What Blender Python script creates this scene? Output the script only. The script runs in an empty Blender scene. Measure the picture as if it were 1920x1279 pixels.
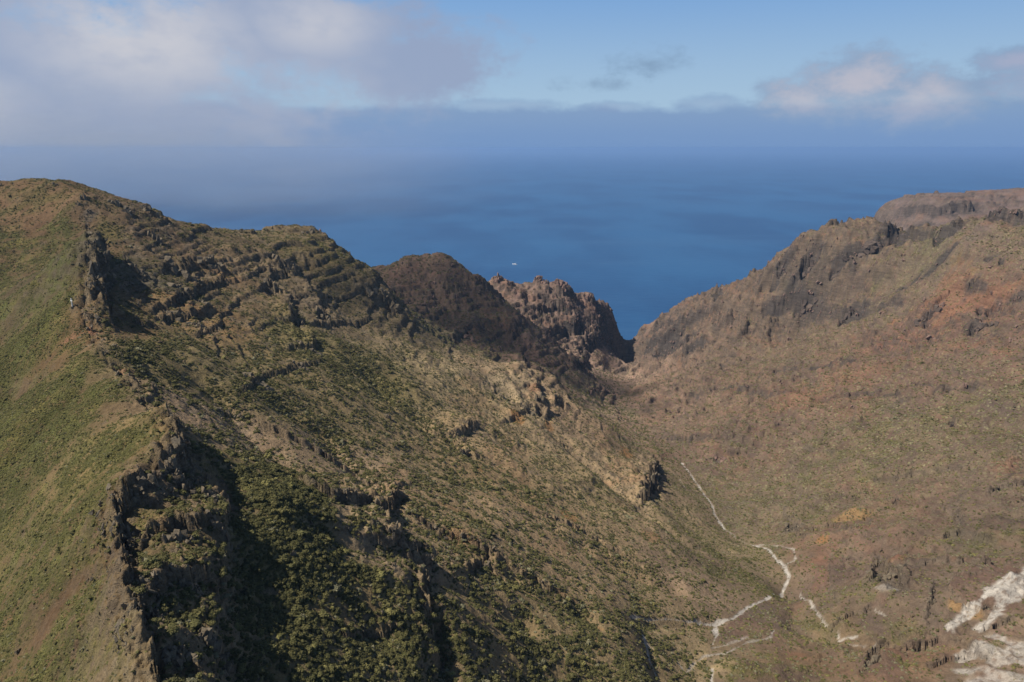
import bpy, math, random
import numpy as np

# ----------------------------------------------------------------- camera, light, exposure
scene = bpy.context.scene
H = 700.0                                   # the drone flies 700 m above the sea
PITCH = math.radians(15.35)
FPX = 1321.0                                # focal length in pixels of the 1920 px wide photograph
cam_data = bpy.data.cameras.new('camera')
cam = bpy.data.objects.new('camera', cam_data)
scene.collection.objects.link(cam)
cam.location = (0, 0, H)
cam.rotation_euler = (math.radians(90) - PITCH, 0, 0)
cam_data.sensor_width = 36.0
cam_data.lens = 36.0 * FPX / 1920.0
cam_data.clip_start = 1.0
cam_data.clip_end = 400000.0
scene.camera = cam

SUN_EL = math.radians(52)
SUN_TRAVEL = math.radians(10)               # light travels towards +x, this much towards +y
sun_data = bpy.data.lights.new('sun', 'SUN')
sun_data.energy = 4.9
sun_data.angle = math.radians(0.5)
sun_data.color = (1.0, 0.93, 0.82)
sun = bpy.data.objects.new('sun', sun_data)
scene.collection.objects.link(sun)
lx, ly = math.cos(SUN_TRAVEL), math.sin(SUN_TRAVEL)
import mathutils
sdir = mathutils.Vector((lx * math.cos(SUN_EL), ly * math.cos(SUN_EL), -math.sin(SUN_EL)))
sun.rotation_euler = sdir.to_track_quat('-Z', 'Y').to_euler()
sun.location = (-500, -300, 1500)

world = bpy.data.worlds.new('World')
scene.world = world
world.use_nodes = True
scene.view_settings.view_transform = 'Standard'
scene.view_settings.look = 'None'
scene.view_settings.exposure = 0.27
scene.view_settings.gamma = 1.0
scene.view_settings.use_curve_mapping = False
scene.cycles.max_bounces = 3
scene.cycles.diffuse_bounces = 1
scene.cycles.glossy_bounces = 1
scene.cycles.transmission_bounces = 1
scene.cycles.volume_bounces = 1
scene.cycles.use_denoising = True
scene.cycles.denoising_prefilter = "ACCURATE"
scene.cycles.denoising_input_passes = "RGB_ALBEDO_NORMAL"
scene.cycles.use_adaptive_sampling = False

# ----------------------------------------------------------------- node helpers
class NT:
    def __init__(s, tree):
        s.t = tree
        s.n = tree.nodes
        s.l = tree.links
    def add(s, typ, **kw):
        nd = s.n.new(typ)
        for k, v in kw.items():
            if k.startswith('i_'):
                key = k[2:]
                key = int(key) if key.isdigit() else key.replace('_', ' ')
                s.set(nd, key, v)
            else:
                setattr(nd, k, v)
        return nd
    def set(s, nd, key, v):
        sock = nd.inputs[key]
        if hasattr(v, 'is_output') or isinstance(v, bpy.types.NodeSocket):
            s.l.new(v, sock)
        elif isinstance(v, (tuple, list)) and len(v) == 3 and sock.type == 'RGBA':
            sock.default_value = (v[0], v[1], v[2], 1)
        else:
            sock.default_value = v
    def math(s, op, a, b=0.0, c=None, clamp=False):
        nd = s.n.new('ShaderNodeMath'); nd.operation = op; nd.use_clamp = clamp
        s.set(nd, 0, a); s.set(nd, 1, b)
        if c is not None: s.set(nd, 2, c)
        return nd.outputs[0]
    def vmath(s, op, a, b=None):
        nd = s.n.new('ShaderNodeVectorMath'); nd.operation = op
        s.set(nd, 0, a)
        if b is not None: s.set(nd, 1, b)
        return nd.outputs[0]
    def mix(s, f, a, b, blend='MIX'):
        nd = s.n.new('ShaderNodeMix'); nd.data_type = 'RGBA'; nd.blend_type = blend
        s.set(nd, 0, f)
        s.set(nd, 6, a); s.set(nd, 7, b)
        return nd.outputs[2]
    def ss(s, x, lo, hi, a=0.0, b=1.0):
        nd = s.n.new('ShaderNodeMapRange'); nd.interpolation_type = 'SMOOTHSTEP'
        s.set(nd, 0, x); s.set(nd, 1, lo); s.set(nd, 2, hi); s.set(nd, 3, a); s.set(nd, 4, b)
        return nd.outputs[0]
    def lin(s, x, lo, hi, a=0.0, b=1.0):
        nd = s.n.new('ShaderNodeMapRange')
        s.set(nd, 0, x); s.set(nd, 1, lo); s.set(nd, 2, hi); s.set(nd, 3, a); s.set(nd, 4, b)
        return nd.outputs[0]
    def noise(s, vec, scale, detail=4, rough=0.55, dim='3D', **kw):
        nd = s.n.new('ShaderNodeTexNoise'); nd.noise_dimensions = dim
        s.set(nd, 'Vector', vec); s.set(nd, 'Scale', scale)
        s.set(nd, 'Detail', detail); s.set(nd, 'Roughness', rough)
        for k, v in kw.items(): s.set(nd, k, v)
        return nd.outputs[0]

def new_mat(name):
    m = bpy.data.materials.new(name)
    m.use_nodes = True
    m.node_tree.nodes.clear()
    return m, NT(m.node_tree)

def finish(n, color, rough=0.9, normal=None, spec=0.2):
    b = n.add('ShaderNodeBsdfPrincipled')
    n.set(b, 'Base Color', color); n.set(b, 'Roughness', rough)
    n.set(b, 'Specular IOR Level', spec)
    if normal is not None: n.set(b, 'Normal', normal)
    o = n.add('ShaderNodeOutputMaterial')
    n.l.new(b.outputs[0], o.inputs[0])
    return b

# ----------------------------------------------------------------- the sky
def build_sky():
    n = NT(world.node_tree)
    n.n.clear()
    tc = n.add('ShaderNodeTexCoord')
    d = n.vmath('NORMALIZE', tc.outputs['Generated'])
    sep = n.add('ShaderNodeSeparateXYZ'); n.set(sep, 0, d)
    X, Y, Z = sep.outputs
    el = n.math('MULTIPLY', n.math('ARCSINE', Z), 180 / math.pi)            # elevation in degrees
    az = n.math('MULTIPLY', n.math('ARCTAN2', X, Y), 180 / math.pi)         # 0 straight out to sea, right positive
    sky = n.add('ShaderNodeTexSky'); sky.sky_type = 'NISHITA'; sky.sun_disc = False
    sky.sun_elevation = SUN_EL
    sky.sun_rotation = math.atan2(-lx, -ly)
    sky.altitude = 700; sky.air_density = 1.0; sky.dust_density = 0.6; sky.ozone_density = 2.5
    # below the horizon the sky keeps the colour it has at the horizon
    cz = n.add('ShaderNodeCombineXYZ'); n.set(cz, 0, X); n.set(cz, 1, Y); n.set(cz, 2, n.math('MAXIMUM', Z, 0.012))
    n.set(sky, 'Vector', n.vmath('NORMALIZE', cz.outputs[0]))
    K = 0.84 / SKY
    def C(r, g, b): return (r * K, g * K, b * K)
    # pale sea air towards the horizon
    low = n.mix(n.ss(el, 2.0, 14.0), C(0.37, 0.53, 0.69), C(0.165, 0.345, 0.66))
    base = n.mix(n.ss(el, 10.0, 24.0), low, sky.outputs[0])
    # clouds: noise in a plane of azimuth and elevation
    cv = n.add('ShaderNodeCombineXYZ'); n.set(cv, 0, az); n.set(cv, 1, n.math('MULTIPLY', el, 1.6)); n.set(cv, 2, 0.0)
    P = cv.outputs[0]
    warp = n.add('ShaderNodeTexNoise'); n.set(warp, 'Vector', P); n.set(warp, 'Scale', 0.09); n.set(warp, 'Detail', 3)
    wv = n.vmath('MULTIPLY', n.vmath('SUBTRACT', warp.outputs['Color'], (0.5, 0.5, 0.5)), (14, 14, 0))
    PW = n.vmath('ADD', P, wv)
    nz = n.noise(PW, 0.13, 6, 0.52)
    nf = n.noise(P, 0.45, 7, 0.62)
    nb = n.noise(n.vmath('MULTIPLY', PW, (1, 1, 1)), 0.06, 3, 0.5)
    def blob(a0, e0, ra, re):
        da = n.math('DIVIDE', n.math('SUBTRACT', az, a0), ra)
        de = n.math('DIVIDE', n.math('SUBTRACT', el, e0), re)
        return n.math('SQRT', n.math('ADD', n.math('MULTIPLY', da, da), n.math('MULTIPLY', de, de)))
    def cover(r, amp, soft, off=0.0, nn=None):
        v = n.math('ADD', n.math('SUBTRACT', 1.0, r), n.math('MULTIPLY', n.math('SUBTRACT', nn if nn is not None else nz, 0.5), amp))
        return n.ss(v, off, off + soft)
    col = base
    # thin dim veil that lies on the far sea (the marine layer), its top ragged
    top = n.math('ADD', 3.15, n.math('MULTIPLY', n.math('SUBTRACT', n.noise(P, 0.16, 7, 0.66), 0.5), 2.0))
    dtop = n.math('SUBTRACT', top, el)
    layer = n.ss(dtop, -0.12, 0.6)
    layer = n.math('MULTIPLY', layer, n.ss(n.noise(n.vmath('MULTIPLY', P, (0.35, 1.6, 1)), 0.12, 4, 0.6), 0.1, 0.42, 0.72, 1.0))
    laycol = n.mix(n.ss(el, 0.0, 3.4), C(0.165, 0.285, 0.53), C(0.215, 0.33, 0.53))
    col = n.mix(n.math('MULTIPLY', layer, 0.92), col, laycol)
    # small dim cloud to the right of the middle, and wisps
    c = cover(blob(10.5, 6.0, 4.0, 1.5), 2.4, 1.1, 0.1, nf)
    col = n.mix(n.math('MULTIPLY', c, 0.75), col, C(0.21, 0.32, 0.47))
    c = cover(blob(6.5, 4.7, 4.5, 0.9), 2.4, 1.1, 0.1, nf)
    col = n.mix(n.math('MULTIPLY', c, 0.65), col, C(0.22, 0.33, 0.48))
    # cumulus over the sea on the right and its neighbour, their bases melting into the layer
    def lump(col, blobs, lit, shade, amt):
        r = blobs[0]
        for q in blobs[1:]: r = n.math('SMOOTH_MIN', r, q, 0.25)
        cv_ = n.math('ADD', n.math('SUBTRACT', 1.0, r), n.math('ADD', n.math('MULTIPLY', n.math('SUBTRACT', nf, 0.5), 1.0), n.math('MULTIPLY', n.math('SUBTRACT', nh, 0.5), 0.45)))
        c = n.ss(cv_, 0.0, 0.55)
        body = n.ss(n.math('ADD', cv_, n.math('MULTIPLY', n.math('SUBTRACT', nf2, 0.5), 1.0)), 0.2, 1.1)
        c = n.math('MULTIPLY', c, n.ss(el, 1.5, 4.2, 0.45, 1.0))
        return n.mix(n.math('MULTIPLY', c, amt), col, n.mix(body, shade, lit))
    nh = n.noise(P, 1.3, 6, 0.65); nf2 = n.noise(n.vmath('ADD', P, (31, 7, 0)), 0.3, 5, 0.55)
    col = lump(col, [blob(25.0, 4.1, 5.4, 3.3), blob(28.8, 3.2, 5.4, 2.7), blob(21.4, 3.4, 4.6, 1.9)], C(.48, .48, .56), C(.27, .37, .53), 0.95)
    col = lump(col, [blob(36.5, 4.0, 6.5, 2.6), blob(33.5, 5.3, 3.0, 1.0), blob(41, 3.8, 6.0, 2.6)], C(.36, .39, .53), C(.24, .35, .52), 0.85)
    col = lump(col, [blob(15.2, 3.1, 3.6, 0.9), blob(-1, 3.1, 7, 0.7), blob(8, 3.0, 4, 0.6)], C(.27, .36, .54), C(.22, .335, .53), 0.55)
    # big soft low cloud drifting over the ridge on the left
    r3 = n.math('SMOOTH_MIN', blob(-31.0, 4.6, 19.5, 8.0), blob(-14, 8.0, 13.0, 3.4), 0.3)
    r3 = n.math('SMOOTH_MIN', r3, blob(-8.0, 6.3, 8.5, 3.6), 0.3)
    cv3 = n.math('ADD', n.math('SUBTRACT', 1.05, r3), n.math('MULTIPLY', n.math('SUBTRACT', nz, 0.5), 1.5))
    cv3 = n.math('ADD', cv3, n.math('MULTIPLY', n.math('SUBTRACT', nf, 0.5), 0.85))
    cv3 = n.math('ADD', cv3, n.math('MULTIPLY', n.math('SUBTRACT', nh, 0.5), 0.30))
    cc = n.ss(cv3, -0.05, 0.6)
    br = n.math('MAXIMUM', n.ss(blob(-26, 7.0, 9.0, 5.0), 1.25, 0.1), n.math('MAXIMUM', n.math('MULTIPLY', n.ss(blob(-14.5, 8.6, 6.0, 3.0), 1.2, 0.1), 0.8), n.ss(blob(-39, 2.5, 8.0, 3.2), 1.2, 0.1)))
    br = n.math('MULTIPLY', br, n.ss(nf2, 0.25, 0.62, 0.55, 1.0))
    br = n.math('MAXIMUM', br, n.math('MULTIPLY', n.ss(nb, 0.5, 0.7), 0.35))
    bigc = n.mix(br, C(0.30, 0.37, 0.53), C(0.57, 0.575, 0.63))
    col = n.mix(n.math('MULTIPLY', cc, 0.95), col, bigc)
    # the same broken cloud goes on overhead and behind the camera
    pl = n.vmath('DIVIDE', d, n.add('ShaderNodeCombineXYZ').outputs[0]) if False else None
    zz = n.math('MAXIMUM', Z, 0.08)
    pv = n.add('ShaderNodeCombineXYZ'); n.set(pv, 0, n.math('DIVIDE', X, zz)); n.set(pv, 1, n.math('DIVIDE', Y, zz))
    no = n.noise(pv.outputs[0], 0.9, 5, 0.55)
    c = n.math('MULTIPLY', n.ss(no, 0.52, 0.68), n.ss(el, 16, 26))
    col = n.mix(n.math('MULTIPLY', c, 0.4), col, C(0.22, 0.25, 0.31))
    bg = n.add('ShaderNodeBackground'); n.set(bg, 0, col); n.set(bg, 1, SKY)
    o = n.add('ShaderNodeOutputWorld'); n.l.new(bg.outputs[0], o.inputs[0])
SKY = 0.05
build_sky()

# ----------------------------------------------------------------- numpy noise
def _hash(ix, iy, seed):
    h = (ix.astype(np.int64) * 374761393 + iy.astype(np.int64) * 668265263 + seed * 1274126177) & 0xffffffff
    h = ((h ^ (h >> 13)) * 1274126177) & 0xffffffff
    return (h ^ (h >> 16)) & 0xffff
_ang = np.arange(65536) * (2 * np.pi / 65536.0)
_gc, _gs = np.cos(_ang).astype(np.float32), np.sin(_ang).astype(np.float32)
def perlin(x, y, seed=0):
    x = np.asarray(x, dtype=np.float64); y = np.asarray(y, dtype=np.float64)
    fx, fy = np.floor(x), np.floor(y)
    ix, iy = fx.astype(np.int64), fy.astype(np.int64)
    tx, ty = (x - fx).astype(np.float32), (y - fy).astype(np.float32)
    u = tx * tx * tx * (tx * (tx * 6 - 15) + 10); v = ty * ty * ty * (ty * (ty * 6 - 15) + 10)
    def g(dx, dy):
        h = _hash(ix + dx, iy + dy, seed)
        return _gc[h] * (tx - dx) + _gs[h] * (ty - dy)
    a, b, c, d = g(0, 0), g(1, 0), g(0, 1), g(1, 1)
    return ((a + u * (b - a)) * (1 - v) + (c + u * (d - c)) * v) * 1.5
def fbm(x, y, size, octaves, seed=0, gain=0.5):
    s = 0; a = 1.0
    for i in range(octaves):
        s = s + a * perlin(x / size, y / size, seed + i * 17)
        size *= 0.49; a *= gain
    return s
def ridged(x, y, size, octaves, seed=0, gain=0.55):
    s = 0; a = 1.0; w = 1.0
    for i in range(octaves):
        r = 1 - np.abs(perlin(x / size, y / size, seed + i * 17)) * 1.6
        r = r * r
        s = s + a * r * w
        w = np.clip(r * 1.4, 0, 1)
        size *= 0.49; a *= gain
    return s
def scaled(fn, x, y, size, sc, octaves, seed, gain=0.55):
    """the same noise at features that grow with sc, cross-faded between fixed sizes so that nothing is stretched"""
    L = np.log2(sc); out = 0
    for k in (-1, 0, 1):
        w = np.clip(1 - np.abs(L - k), 0, 1) if k not in (-1, 1) else (np.clip(-L, 0, 1) if k == -1 else np.clip(L, 0, 1))
        out = out + w * fn(x, y, size * 2.0 ** k, octaves, seed + 300 * k, gain)
    return out
def sstep(x, a, b):
    t = np.clip((x - a) / (b - a), 0, 1)
    return t * t * (3 - 2 * t)

# ----------------------------------------------------------------- survey: where the ridges, slopes and beds lie
cp, sp = math.cos(PITCH), math.sin(PITCH)
V0 = 15.8 - 15.35
def ray(u, v):
    xc = (u - 960) / FPX; zc = (639.5 - v) / FPX
    return np.array([xc, cp + zc * sp, -sp + zc * cp])
def _s(x, a, b):
    t = min(1, max(0, (x - a) / (b - a))); return t * t * (3 - 2 * t)
def at(u, v, Y):
    Y = Y * (1 - 0.16 * _s(v, 850, 1250) * _s(u, 500, 1250))
    d = ray(u, v); t = Y / d[1]
    return np.array([d[0] * t, Y, H + d[2] * t])

S = []      # survey points: x, y, z, region
def pts(region, lst):
    for p in lst:
        if len(p) == 3: q = at(*p)
        else:
            q = at(p[0], p[1], p[2]); q[2] = p[3]
        S.append((q[0], q[1], q[2], region))
CREST = [(320,1420,140),(300,1279,165),(270,1180,182),(240,1080,205),(215,950,250),(250,890,268),(330,840,300),(312,780,335),
         (235,705,385),(185,640,430),(150,585,480),(168,545,515),(160,480,600),(170,450,650),(150,365,810)]
pts('ridge', CREST)
crest_xyz = np.array([at(*c) for c in CREST])
# foot of the crags on the shaded side of the crest
drop = [8,8,8,8,8,12,24,22,12,12,16,26,40,32,8]
for (x, y, z), dz in zip(crest_xyz, drop):
    k = 0.075 * y
    S.append((x + 0.85 * k * .6, y + 0.62 * k, z - dz, 'flank'))
# the green slope on the near side
pts('ridge', [(0,1279,215),(-150,1279,235),(150,1279,188),(0,1100,265),(120,1100,232),(0,900,335),(120,900,300),(200,820,325),(0,760,430),
    (120,760,375),(0,640,545),(80,600,520),(0,540,660),(60,480,700),(100,400,790),(0,400,830),(0,345,890),(100,342,870),(50,342,880),
    (-200,345,900),(-300,600,600),(-300,900,370),(-300,1279,260)])
pts('ridge', [(0,1279,130,520),(150,1500,120,538),(-300,1279,150,500)])
# behind the summit
pts('ridge', [(0,343,1150,560),(100,343,1150,570),(-200,343,1150,540),(200,343,1200,540),(-200,343,2000,250),(100,343,2000,260),(300,343,2000,220),
    (300,343,1500,440),(0,343,3000,-40),(300,343,2700,-40),(-300,343,3500,-60)])
# right hand flank of the ridge, seen across its strata
pts('flank', [(205,375,830),(290,390,860),(350,424,900),(300,450,800),(400,520,790),(500,480,930),(600,500,980),(430,435,1230),(530,436,1230),(580,431,1200),
    (620,448,1180),(660,485,1150),(705,512,1120),(745,560,1090),(650,560,950),(400,600,650),(550,600,770),(700,640,850),(760,600,1060),
    (260,600,560),(300,640,500),(300,720,425),(450,700,520),(600,700,620),(800,700,810),(700,540,1020),(500,640,660),
    (450,960,293),(520,930,314),(600,850,440),(450,800,415),(700,960,388),(700,850,520),(450,1060,258),(450,1100,246),(440,1150,230),(437,1279,199),(460,1279,202),(300,960,256),(400,970,264),(320,1060,228),(400,1060,240),(330,1160,203),(395,1160,212),(380,1279,180),(340,1279,175),
    (600,1279,222),(600,1100,276),(800,1100,335),(700,1190,284),(820,1279,272),(1000,1100,445),(1000,1279,365),(900,1000,455),(1000,950,565),(870,850,620),(770,780,670),
    (900,760,800),(1000,750,925),(1100,900,730),(1100,1020,570),(1160,1155,497),(1200,1279,425),(1250,1100,590),(1250,1000,690),(1330,1080,650),(600,1500,185),(900,1500,260),(1200,1500,360)])
# edge of the spur against the valley
EDGE = [(830,645,1060),(870,660,1060),(900,667,1055),(965,688,1050),(1040,702,1050),(1062,742,1015),(1140,792,985),(1195,850,945),(1228,878,930),(1290,935,850),(1400,1030,760),(1445,1080,700)]
pts('flank', EDGE)
for i, c in enumerate(EDGE[:9]):
    p = at(*c); S.append((p[0] + 30, p[1] + 60, p[2] - [60,60,62,60,55,55,50,40,30][i], 'flank'))
for c in [(580,431,1200),(620,448,1180),(660,485,1150),(705,512,1120),(745,560,1090),(760,600,1060),(430,435,1230),(530,436,1230)]:
    p = at(*c); S.append((p[0] + 20, p[1] + 110, p[2] - 75, 'flank')); 
pts('flank', [(320,411,880),(375,428,950),(400,431,1020),(440,434,1100),(480,437,1150),(350,428,1010)])
pts('flank', [(600,436,1190),(640,468,1160),(690,498,1130)])
pts('flank', [(430,430,1700,370),(560,430,1600,370),(430,430,2200,160),(560,430,2400,60),(560,430,2800,-40)])
# the dark mountain
pts('mountain', [(715,508,1620),(740,490,1660),(780,471,1700),(805,476,1700),(835,478,1700),(862,492,1700),(885,512,1690),(905,522,1690),(925,548,1680),(960,575,1660),
    (820,560,1560),(760,540,1560),(740,560,1500),(850,620,1430),(900,640,1400),(900,580,1540),(960,640,1480),(1000,610,1600),(1040,650,1560),(1000,680,1400),(1090,690,1560),(1130,745,1500),(1080,725,1420),(1060,700,1440)])
pts('mountain', [(780,471,1950,300),(860,471,1950,270),(700,471,1950,280),(780,471,2300,60),(700,471,2400,80),(640,471,2000,260),(780,471,2600,-40),(900,471,2250,110)])
# jagged crags above the sea
pts('crags', [(912,530,2000),(935,517,2030),(952,530,2030),(975,535,2050),(1010,522,2080),(1030,530,2080),(1045,525,2090),(1068,545,2100),(1085,555,2110),(1105,552,2130),(1125,567,2150),(1148,585,2170),(1153,620,2200),(1156,640,2230),
    (1000,570,1960),(1050,600,1960),(1100,640,1960),(1040,640,1850),(1120,660,1950),(1100,680,1820),(1140,700,1820)])
pts('crags', [(935,517,2230,90),(1010,522,2280,70),(1085,555,2300,50),(1125,567,2280,30),(1153,620,2290,5),(935,517,2400,-40),(1010,522,2450,-40),(1085,555,2450,-40),(1160,600,2400,-40),(1175,645,2500,-30)])
# bed of the barranco down to the sea
BED = [(1300,1320,470),(1320,1255,515),(1335,1200,560),(1400,1145,615),(1480,1102,672),(1470,1060,705),(1440,1030,745),(1355,990,830),(1330,930,940),(1285,870,1070),(1235,825,1220),(1190,785,1400),(1155,742,1640),(1150,700,1930),(1160,676,2130),(1167,668,2270)]
pts('valley', BED)
pts('valley', [(1170,652,2430,-14),(1176,660,2350,-6)])
# the long slope on the right
pts('slope', [(1197,626,2310),(1204,611,2300),(1222,603,2290),(1240,596,2290),(1275,585,2260),(1282,560,2150),(1340,540,2080),(1400,520,2040),(1440,490,2000),(1480,458,1950),(1540,428,1900),(1590,414,1870),(1620,410,1850),(1650,420,1830),(1680,446,1750),(1740,445,1620),(1800,440,1500),(1860,432,1440),(1920,427,1400),(2050,420,1300),
    (1200,640,2150),(1260,650,1950),(1300,620,1950),(1230,720,1620),(1300,700,1600),(1400,700,1480),(1600,700,1230),(1800,700,1060),(1920,700,980),(1500,600,1780),(1700,600,1400),(1900,560,1230),(1700,520,1600),(1600,480,1760),
    (1400,600,1850),(1350,800,1180),(1500,850,985),(1700,850,850),(1900,850,760),(1550,1000,720),(1700,1000,665),(1900,1000,620),(1650,1100,590),(1900,1100,550),(1500,1200,565),(1600,1150,585),(1700,1250,500),(1900,1279,455),(1500,1279,500),
    (1400,1250,505),(2100,700,900),(2100,1000,580),(2100,1279,430),(1500,1500,370),(1900,1500,330),(1560,1080,650)])
pts('slope', [(1195,610,2480,-30),(1282,560,2450,-30),(1400,520,2500,-30),(1500,458,2450,60),(1620,410,2250,330),(1540,428,2300,200),(1700,440,2200,300),(1800,440,1900,400),(1920,427,1900,440),(2100,427,1900,450)])
# the far ridge
pts('far_ridge', [(1640,404,2850),(1665,395,2850),(1720,390,2800),(1800,379,2780),(1850,371,2760),(1920,367,2750),(2050,362,2700),(1700,430,2500),(1800,420,2400),(1900,410,2400),(1660,410,2700)])
pts('far_ridge', [(1600,397,3000,-30),(1640,397,3150,-30),(1720,380,3150,-20),(1850,360,3150,60),(2050,360,3200,80),(1850,360,3500,-40),(2050,360,3600,-40),(1580,400,2800,-30)])
# sea bed all round
pts('sea', [(u, 400, Y, -60) for u in (-300,0,300,600,900,1200,1500,1800,2200) for Y in (3600, 4300)] + [(u,400,3000,-60) for u in (700,900,1100,1300,1450)])
SP = np.array([s[:3] for s in S]); REG = np.array([s[3] for s in S])

def to_q(x, y):
    return np.arctan2(x, y), 0.5 * np.log(x * x + y * y)
class RBF:
    def __init__(s, x, y, z, c=0.012):
        s.a, s.b = to_q(x, y); s.c = c
        n_ = len(x)
        D = np.sqrt((s.a[:, None] - s.a) ** 2 + (s.b[:, None] - s.b) ** 2 + c * c)
        A = np.zeros((n_ + 3, n_ + 3)); A[:n_, :n_] = -D + 0.0015 * 0 * np.eye(n_)
        A[:n_, n_] = 1; A[:n_, n_ + 1] = s.a; A[:n_, n_ + 2] = s.b; A[n_:, :n_] = A[:n_, n_:].T
        s.w = np.linalg.lstsq(A, np.concatenate([z, [0, 0, 0]]), rcond=None)[0]
    def __call__(s, x, y):
        a, b = to_q(x, y)
        r = s.w[-3] + s.w[-2] * a + s.w[-1] * b
        for i in range(len(s.a)):
            r = r - s.w[i] * np.sqrt((a - s.a[i]) ** 2 + (b - s.b[i]) ** 2 + s.c ** 2)
        return r

# plan grid: rings round the point below the camera, finer where it is nearer
NA, NR = (1050, 1120)
A0, A1 = math.radians(-50), math.radians(50)
R0, R1 = math.log(118.0), math.log(4300.0)
ga = np.linspace(A0, A1, NA); gr = np.linspace(R0, R1, NR)
rb = RBF(SP[:, 0], SP[:, 1], SP[:, 2])
ca = np.linspace(A0, A1, 350); cr = np.linspace(R0, R1, 380)
CA, CR = np.meshgrid(ca, cr)
cz = rb(np.sin(CA) * np.exp(CR), np.cos(CA) * np.exp(CR))
def cubic_up(src, s_ax, d_ax, axis):
    src = np.moveaxis(src, axis, 0)
    t = (d_ax - s_ax[0]) / (s_ax[1] - s_ax[0])
    i = np.clip(np.floor(t).astype(int), 0, len(s_ax) - 2); f = (t - i)[:, None]
    g = lambda k: src[np.clip(i + k, 0, len(s_ax) - 1)]
    p0, p1, p2, p3 = g(-1), g(0), g(1), g(2)
    r = p1 + 0.5 * f * (p2 - p0 + f * (2 * p0 - 5 * p1 + 4 * p2 - p3 + f * (3 * (p1 - p2) + p3 - p0)))
    return np.moveaxis(r, 0, axis)
Zb = cubic_up(cubic_up(cz, ca, ga, 1), cr, gr, 0)
GA, GR = np.meshgrid(ga, gr)
GX, GY = np.sin(GA) * np.exp(GR), np.cos(GA) * np.exp(GR)
RR = np.exp(GR)
def sample(F, x, y):
    a, b = to_q(np.asarray(x, float), np.asarray(y, float))
    i = np.clip((a - A0) / (A1 - A0) * (NA - 1), 0, NA - 1.001); j = np.clip((b - R0) / (R1 - R0) * (NR - 1), 0, NR - 1.001)
    i0, j0 = np.floor(i).astype(int), np.floor(j).astype(int); fi, fj = i - i0, j - j0
    return (F[j0, i0] * (1 - fi) + F[j0, i0 + 1] * fi) * (1 - fj) + (F[j0 + 1, i0] * (1 - fi) + F[j0 + 1, i0 + 1] * fi) * fj
def hit(u, v, F=None):
    F = Z if F is None else F
    d = ray(u, v)
    Y = np.exp(np.linspace(math.log(125), math.log(3900), 3000))
    t = Y / d[1]; px, py, pz = d[0] * t, Y, H + d[2] * t
    ok = np.abs(np.arctan2(px, py)) < A1
    below = (sample(F, px, py) > pz) & ok
    k = np.argmax(below)
    if not below.any(): k = len(Y) - 1
    return np.array([px[k], py[k], pz[k]])
def seg_dist(X_, Y_, P):
    """distance to a polyline in plan, side (+ right of travel) and where along it"""
    best = np.full(X_.shape, 1e9); side = np.zeros(X_.shape); along = np.zeros(X_.shape); L = 0
    for k in range(len(P) - 1):
        ax, ay = P[k][0], P[k][1]; bx, by = P[k + 1][0], P[k + 1][1]
        dx, dy = bx - ax, by - ay; l2 = dx * dx + dy * dy
        t = np.clip(((X_ - ax) * dx + (Y_ - ay) * dy) / l2, 0, 1)
        qx, qy = X_ - ax - t * dx, Y_ - ay - t * dy
        d = np.hypot(qx, qy); m = d < best - 1e-6
        best = np.where(m, d, best); side = np.where(m, np.sign(dy * qx - dx * qy), side); along = np.where(m, (k + t) / (len(P) - 1), along)
    return best, side, along

Z = Zb
# ----------------------------------------------------------------- relief: gullies, scarps, strata, crags
def world_line(uv): return [hit(u, v) for u, v in uv]
GULLIES = [([(640,640),(700,710),(740,760),(800,800),(860,835)],5,14),([(470,730),(560,780),(620,820),(665,870),(720,925)],7,13),
    ([(750,940),(840,1000),(930,1060),(1010,1110),(1100,1150)],6,10),([(940,930),(1080,1010),(1180,1060),(1260,1095)],6,13),
    ([(770,1060),(805,1150),(825,1220),(818,1279)],7,9),([(520,930),(640,1000),(760,1045),(880,1100),(980,1160)],6,10),
    ([(330,660),(420,750),(520,850),(600,900)],5,12),([(900,690),(960,750),(1060,820),(1180,930),(1280,1010)],6,16),
    ([(1500,620),(1400,680),(1300,740),(1230,790)],14,40),([(1800,620),(1600,760),(1450,830),(1330,900)],9,34),([(1900,760),(1700,880),(1520,960),(1400,1010)],9,26),
    ([(1800,1010),(1650,1040),(1560,1090),(1490,1100)],8,18),([(1920,1100),(1790,1180),(1640,1200),(1500,1165),(1480,1110)],8,14),([(1700,500),(1560,560),(1450,640),(1330,690)],14,40),
    ([(860,500),(900,570),(960,640),(1050,700)],12,26),([(800,500),(830,570),(860,620)],9,24),([(1000,540),(1050,600),(1110,680)],14,26),([(960,540),(990,600),(1060,680)],10,24),
    ([(1160,1155),(1250,1165),(1340,1165)],3,7),([(1210,1190),(1225,1240),(1235,1279)],4,6),([(190,700),(110,770),(20,860)],2.0,6),([(180,640),(90,690),(0,740)],2.0,7),([(220,900),(130,1010),(30,1150)],1.6,4),([(230,1060),(170,1170),(100,1279)],1.6,4),([(290,800),(180,880),(80,990)],1.4,4),([(100,420),(60,520),(0,600)],2.5,10)]
for uv, dep, w in GULLIES:
    if uv[0][0] < 1200 and uv[0][1] > 600: dep = dep * 1.5
    P = world_line(uv)
    d, sd, al = seg_dist(GX, GY, P)
    d = d + w * 0.35 * perlin(GX / (w * 1.3), GY / (w * 1.3), 5)
    Z = Z - dep * np.exp(-(np.maximum(d, 0) / w) ** 1.6) * sstep(al, -0.01, 0.25)

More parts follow.
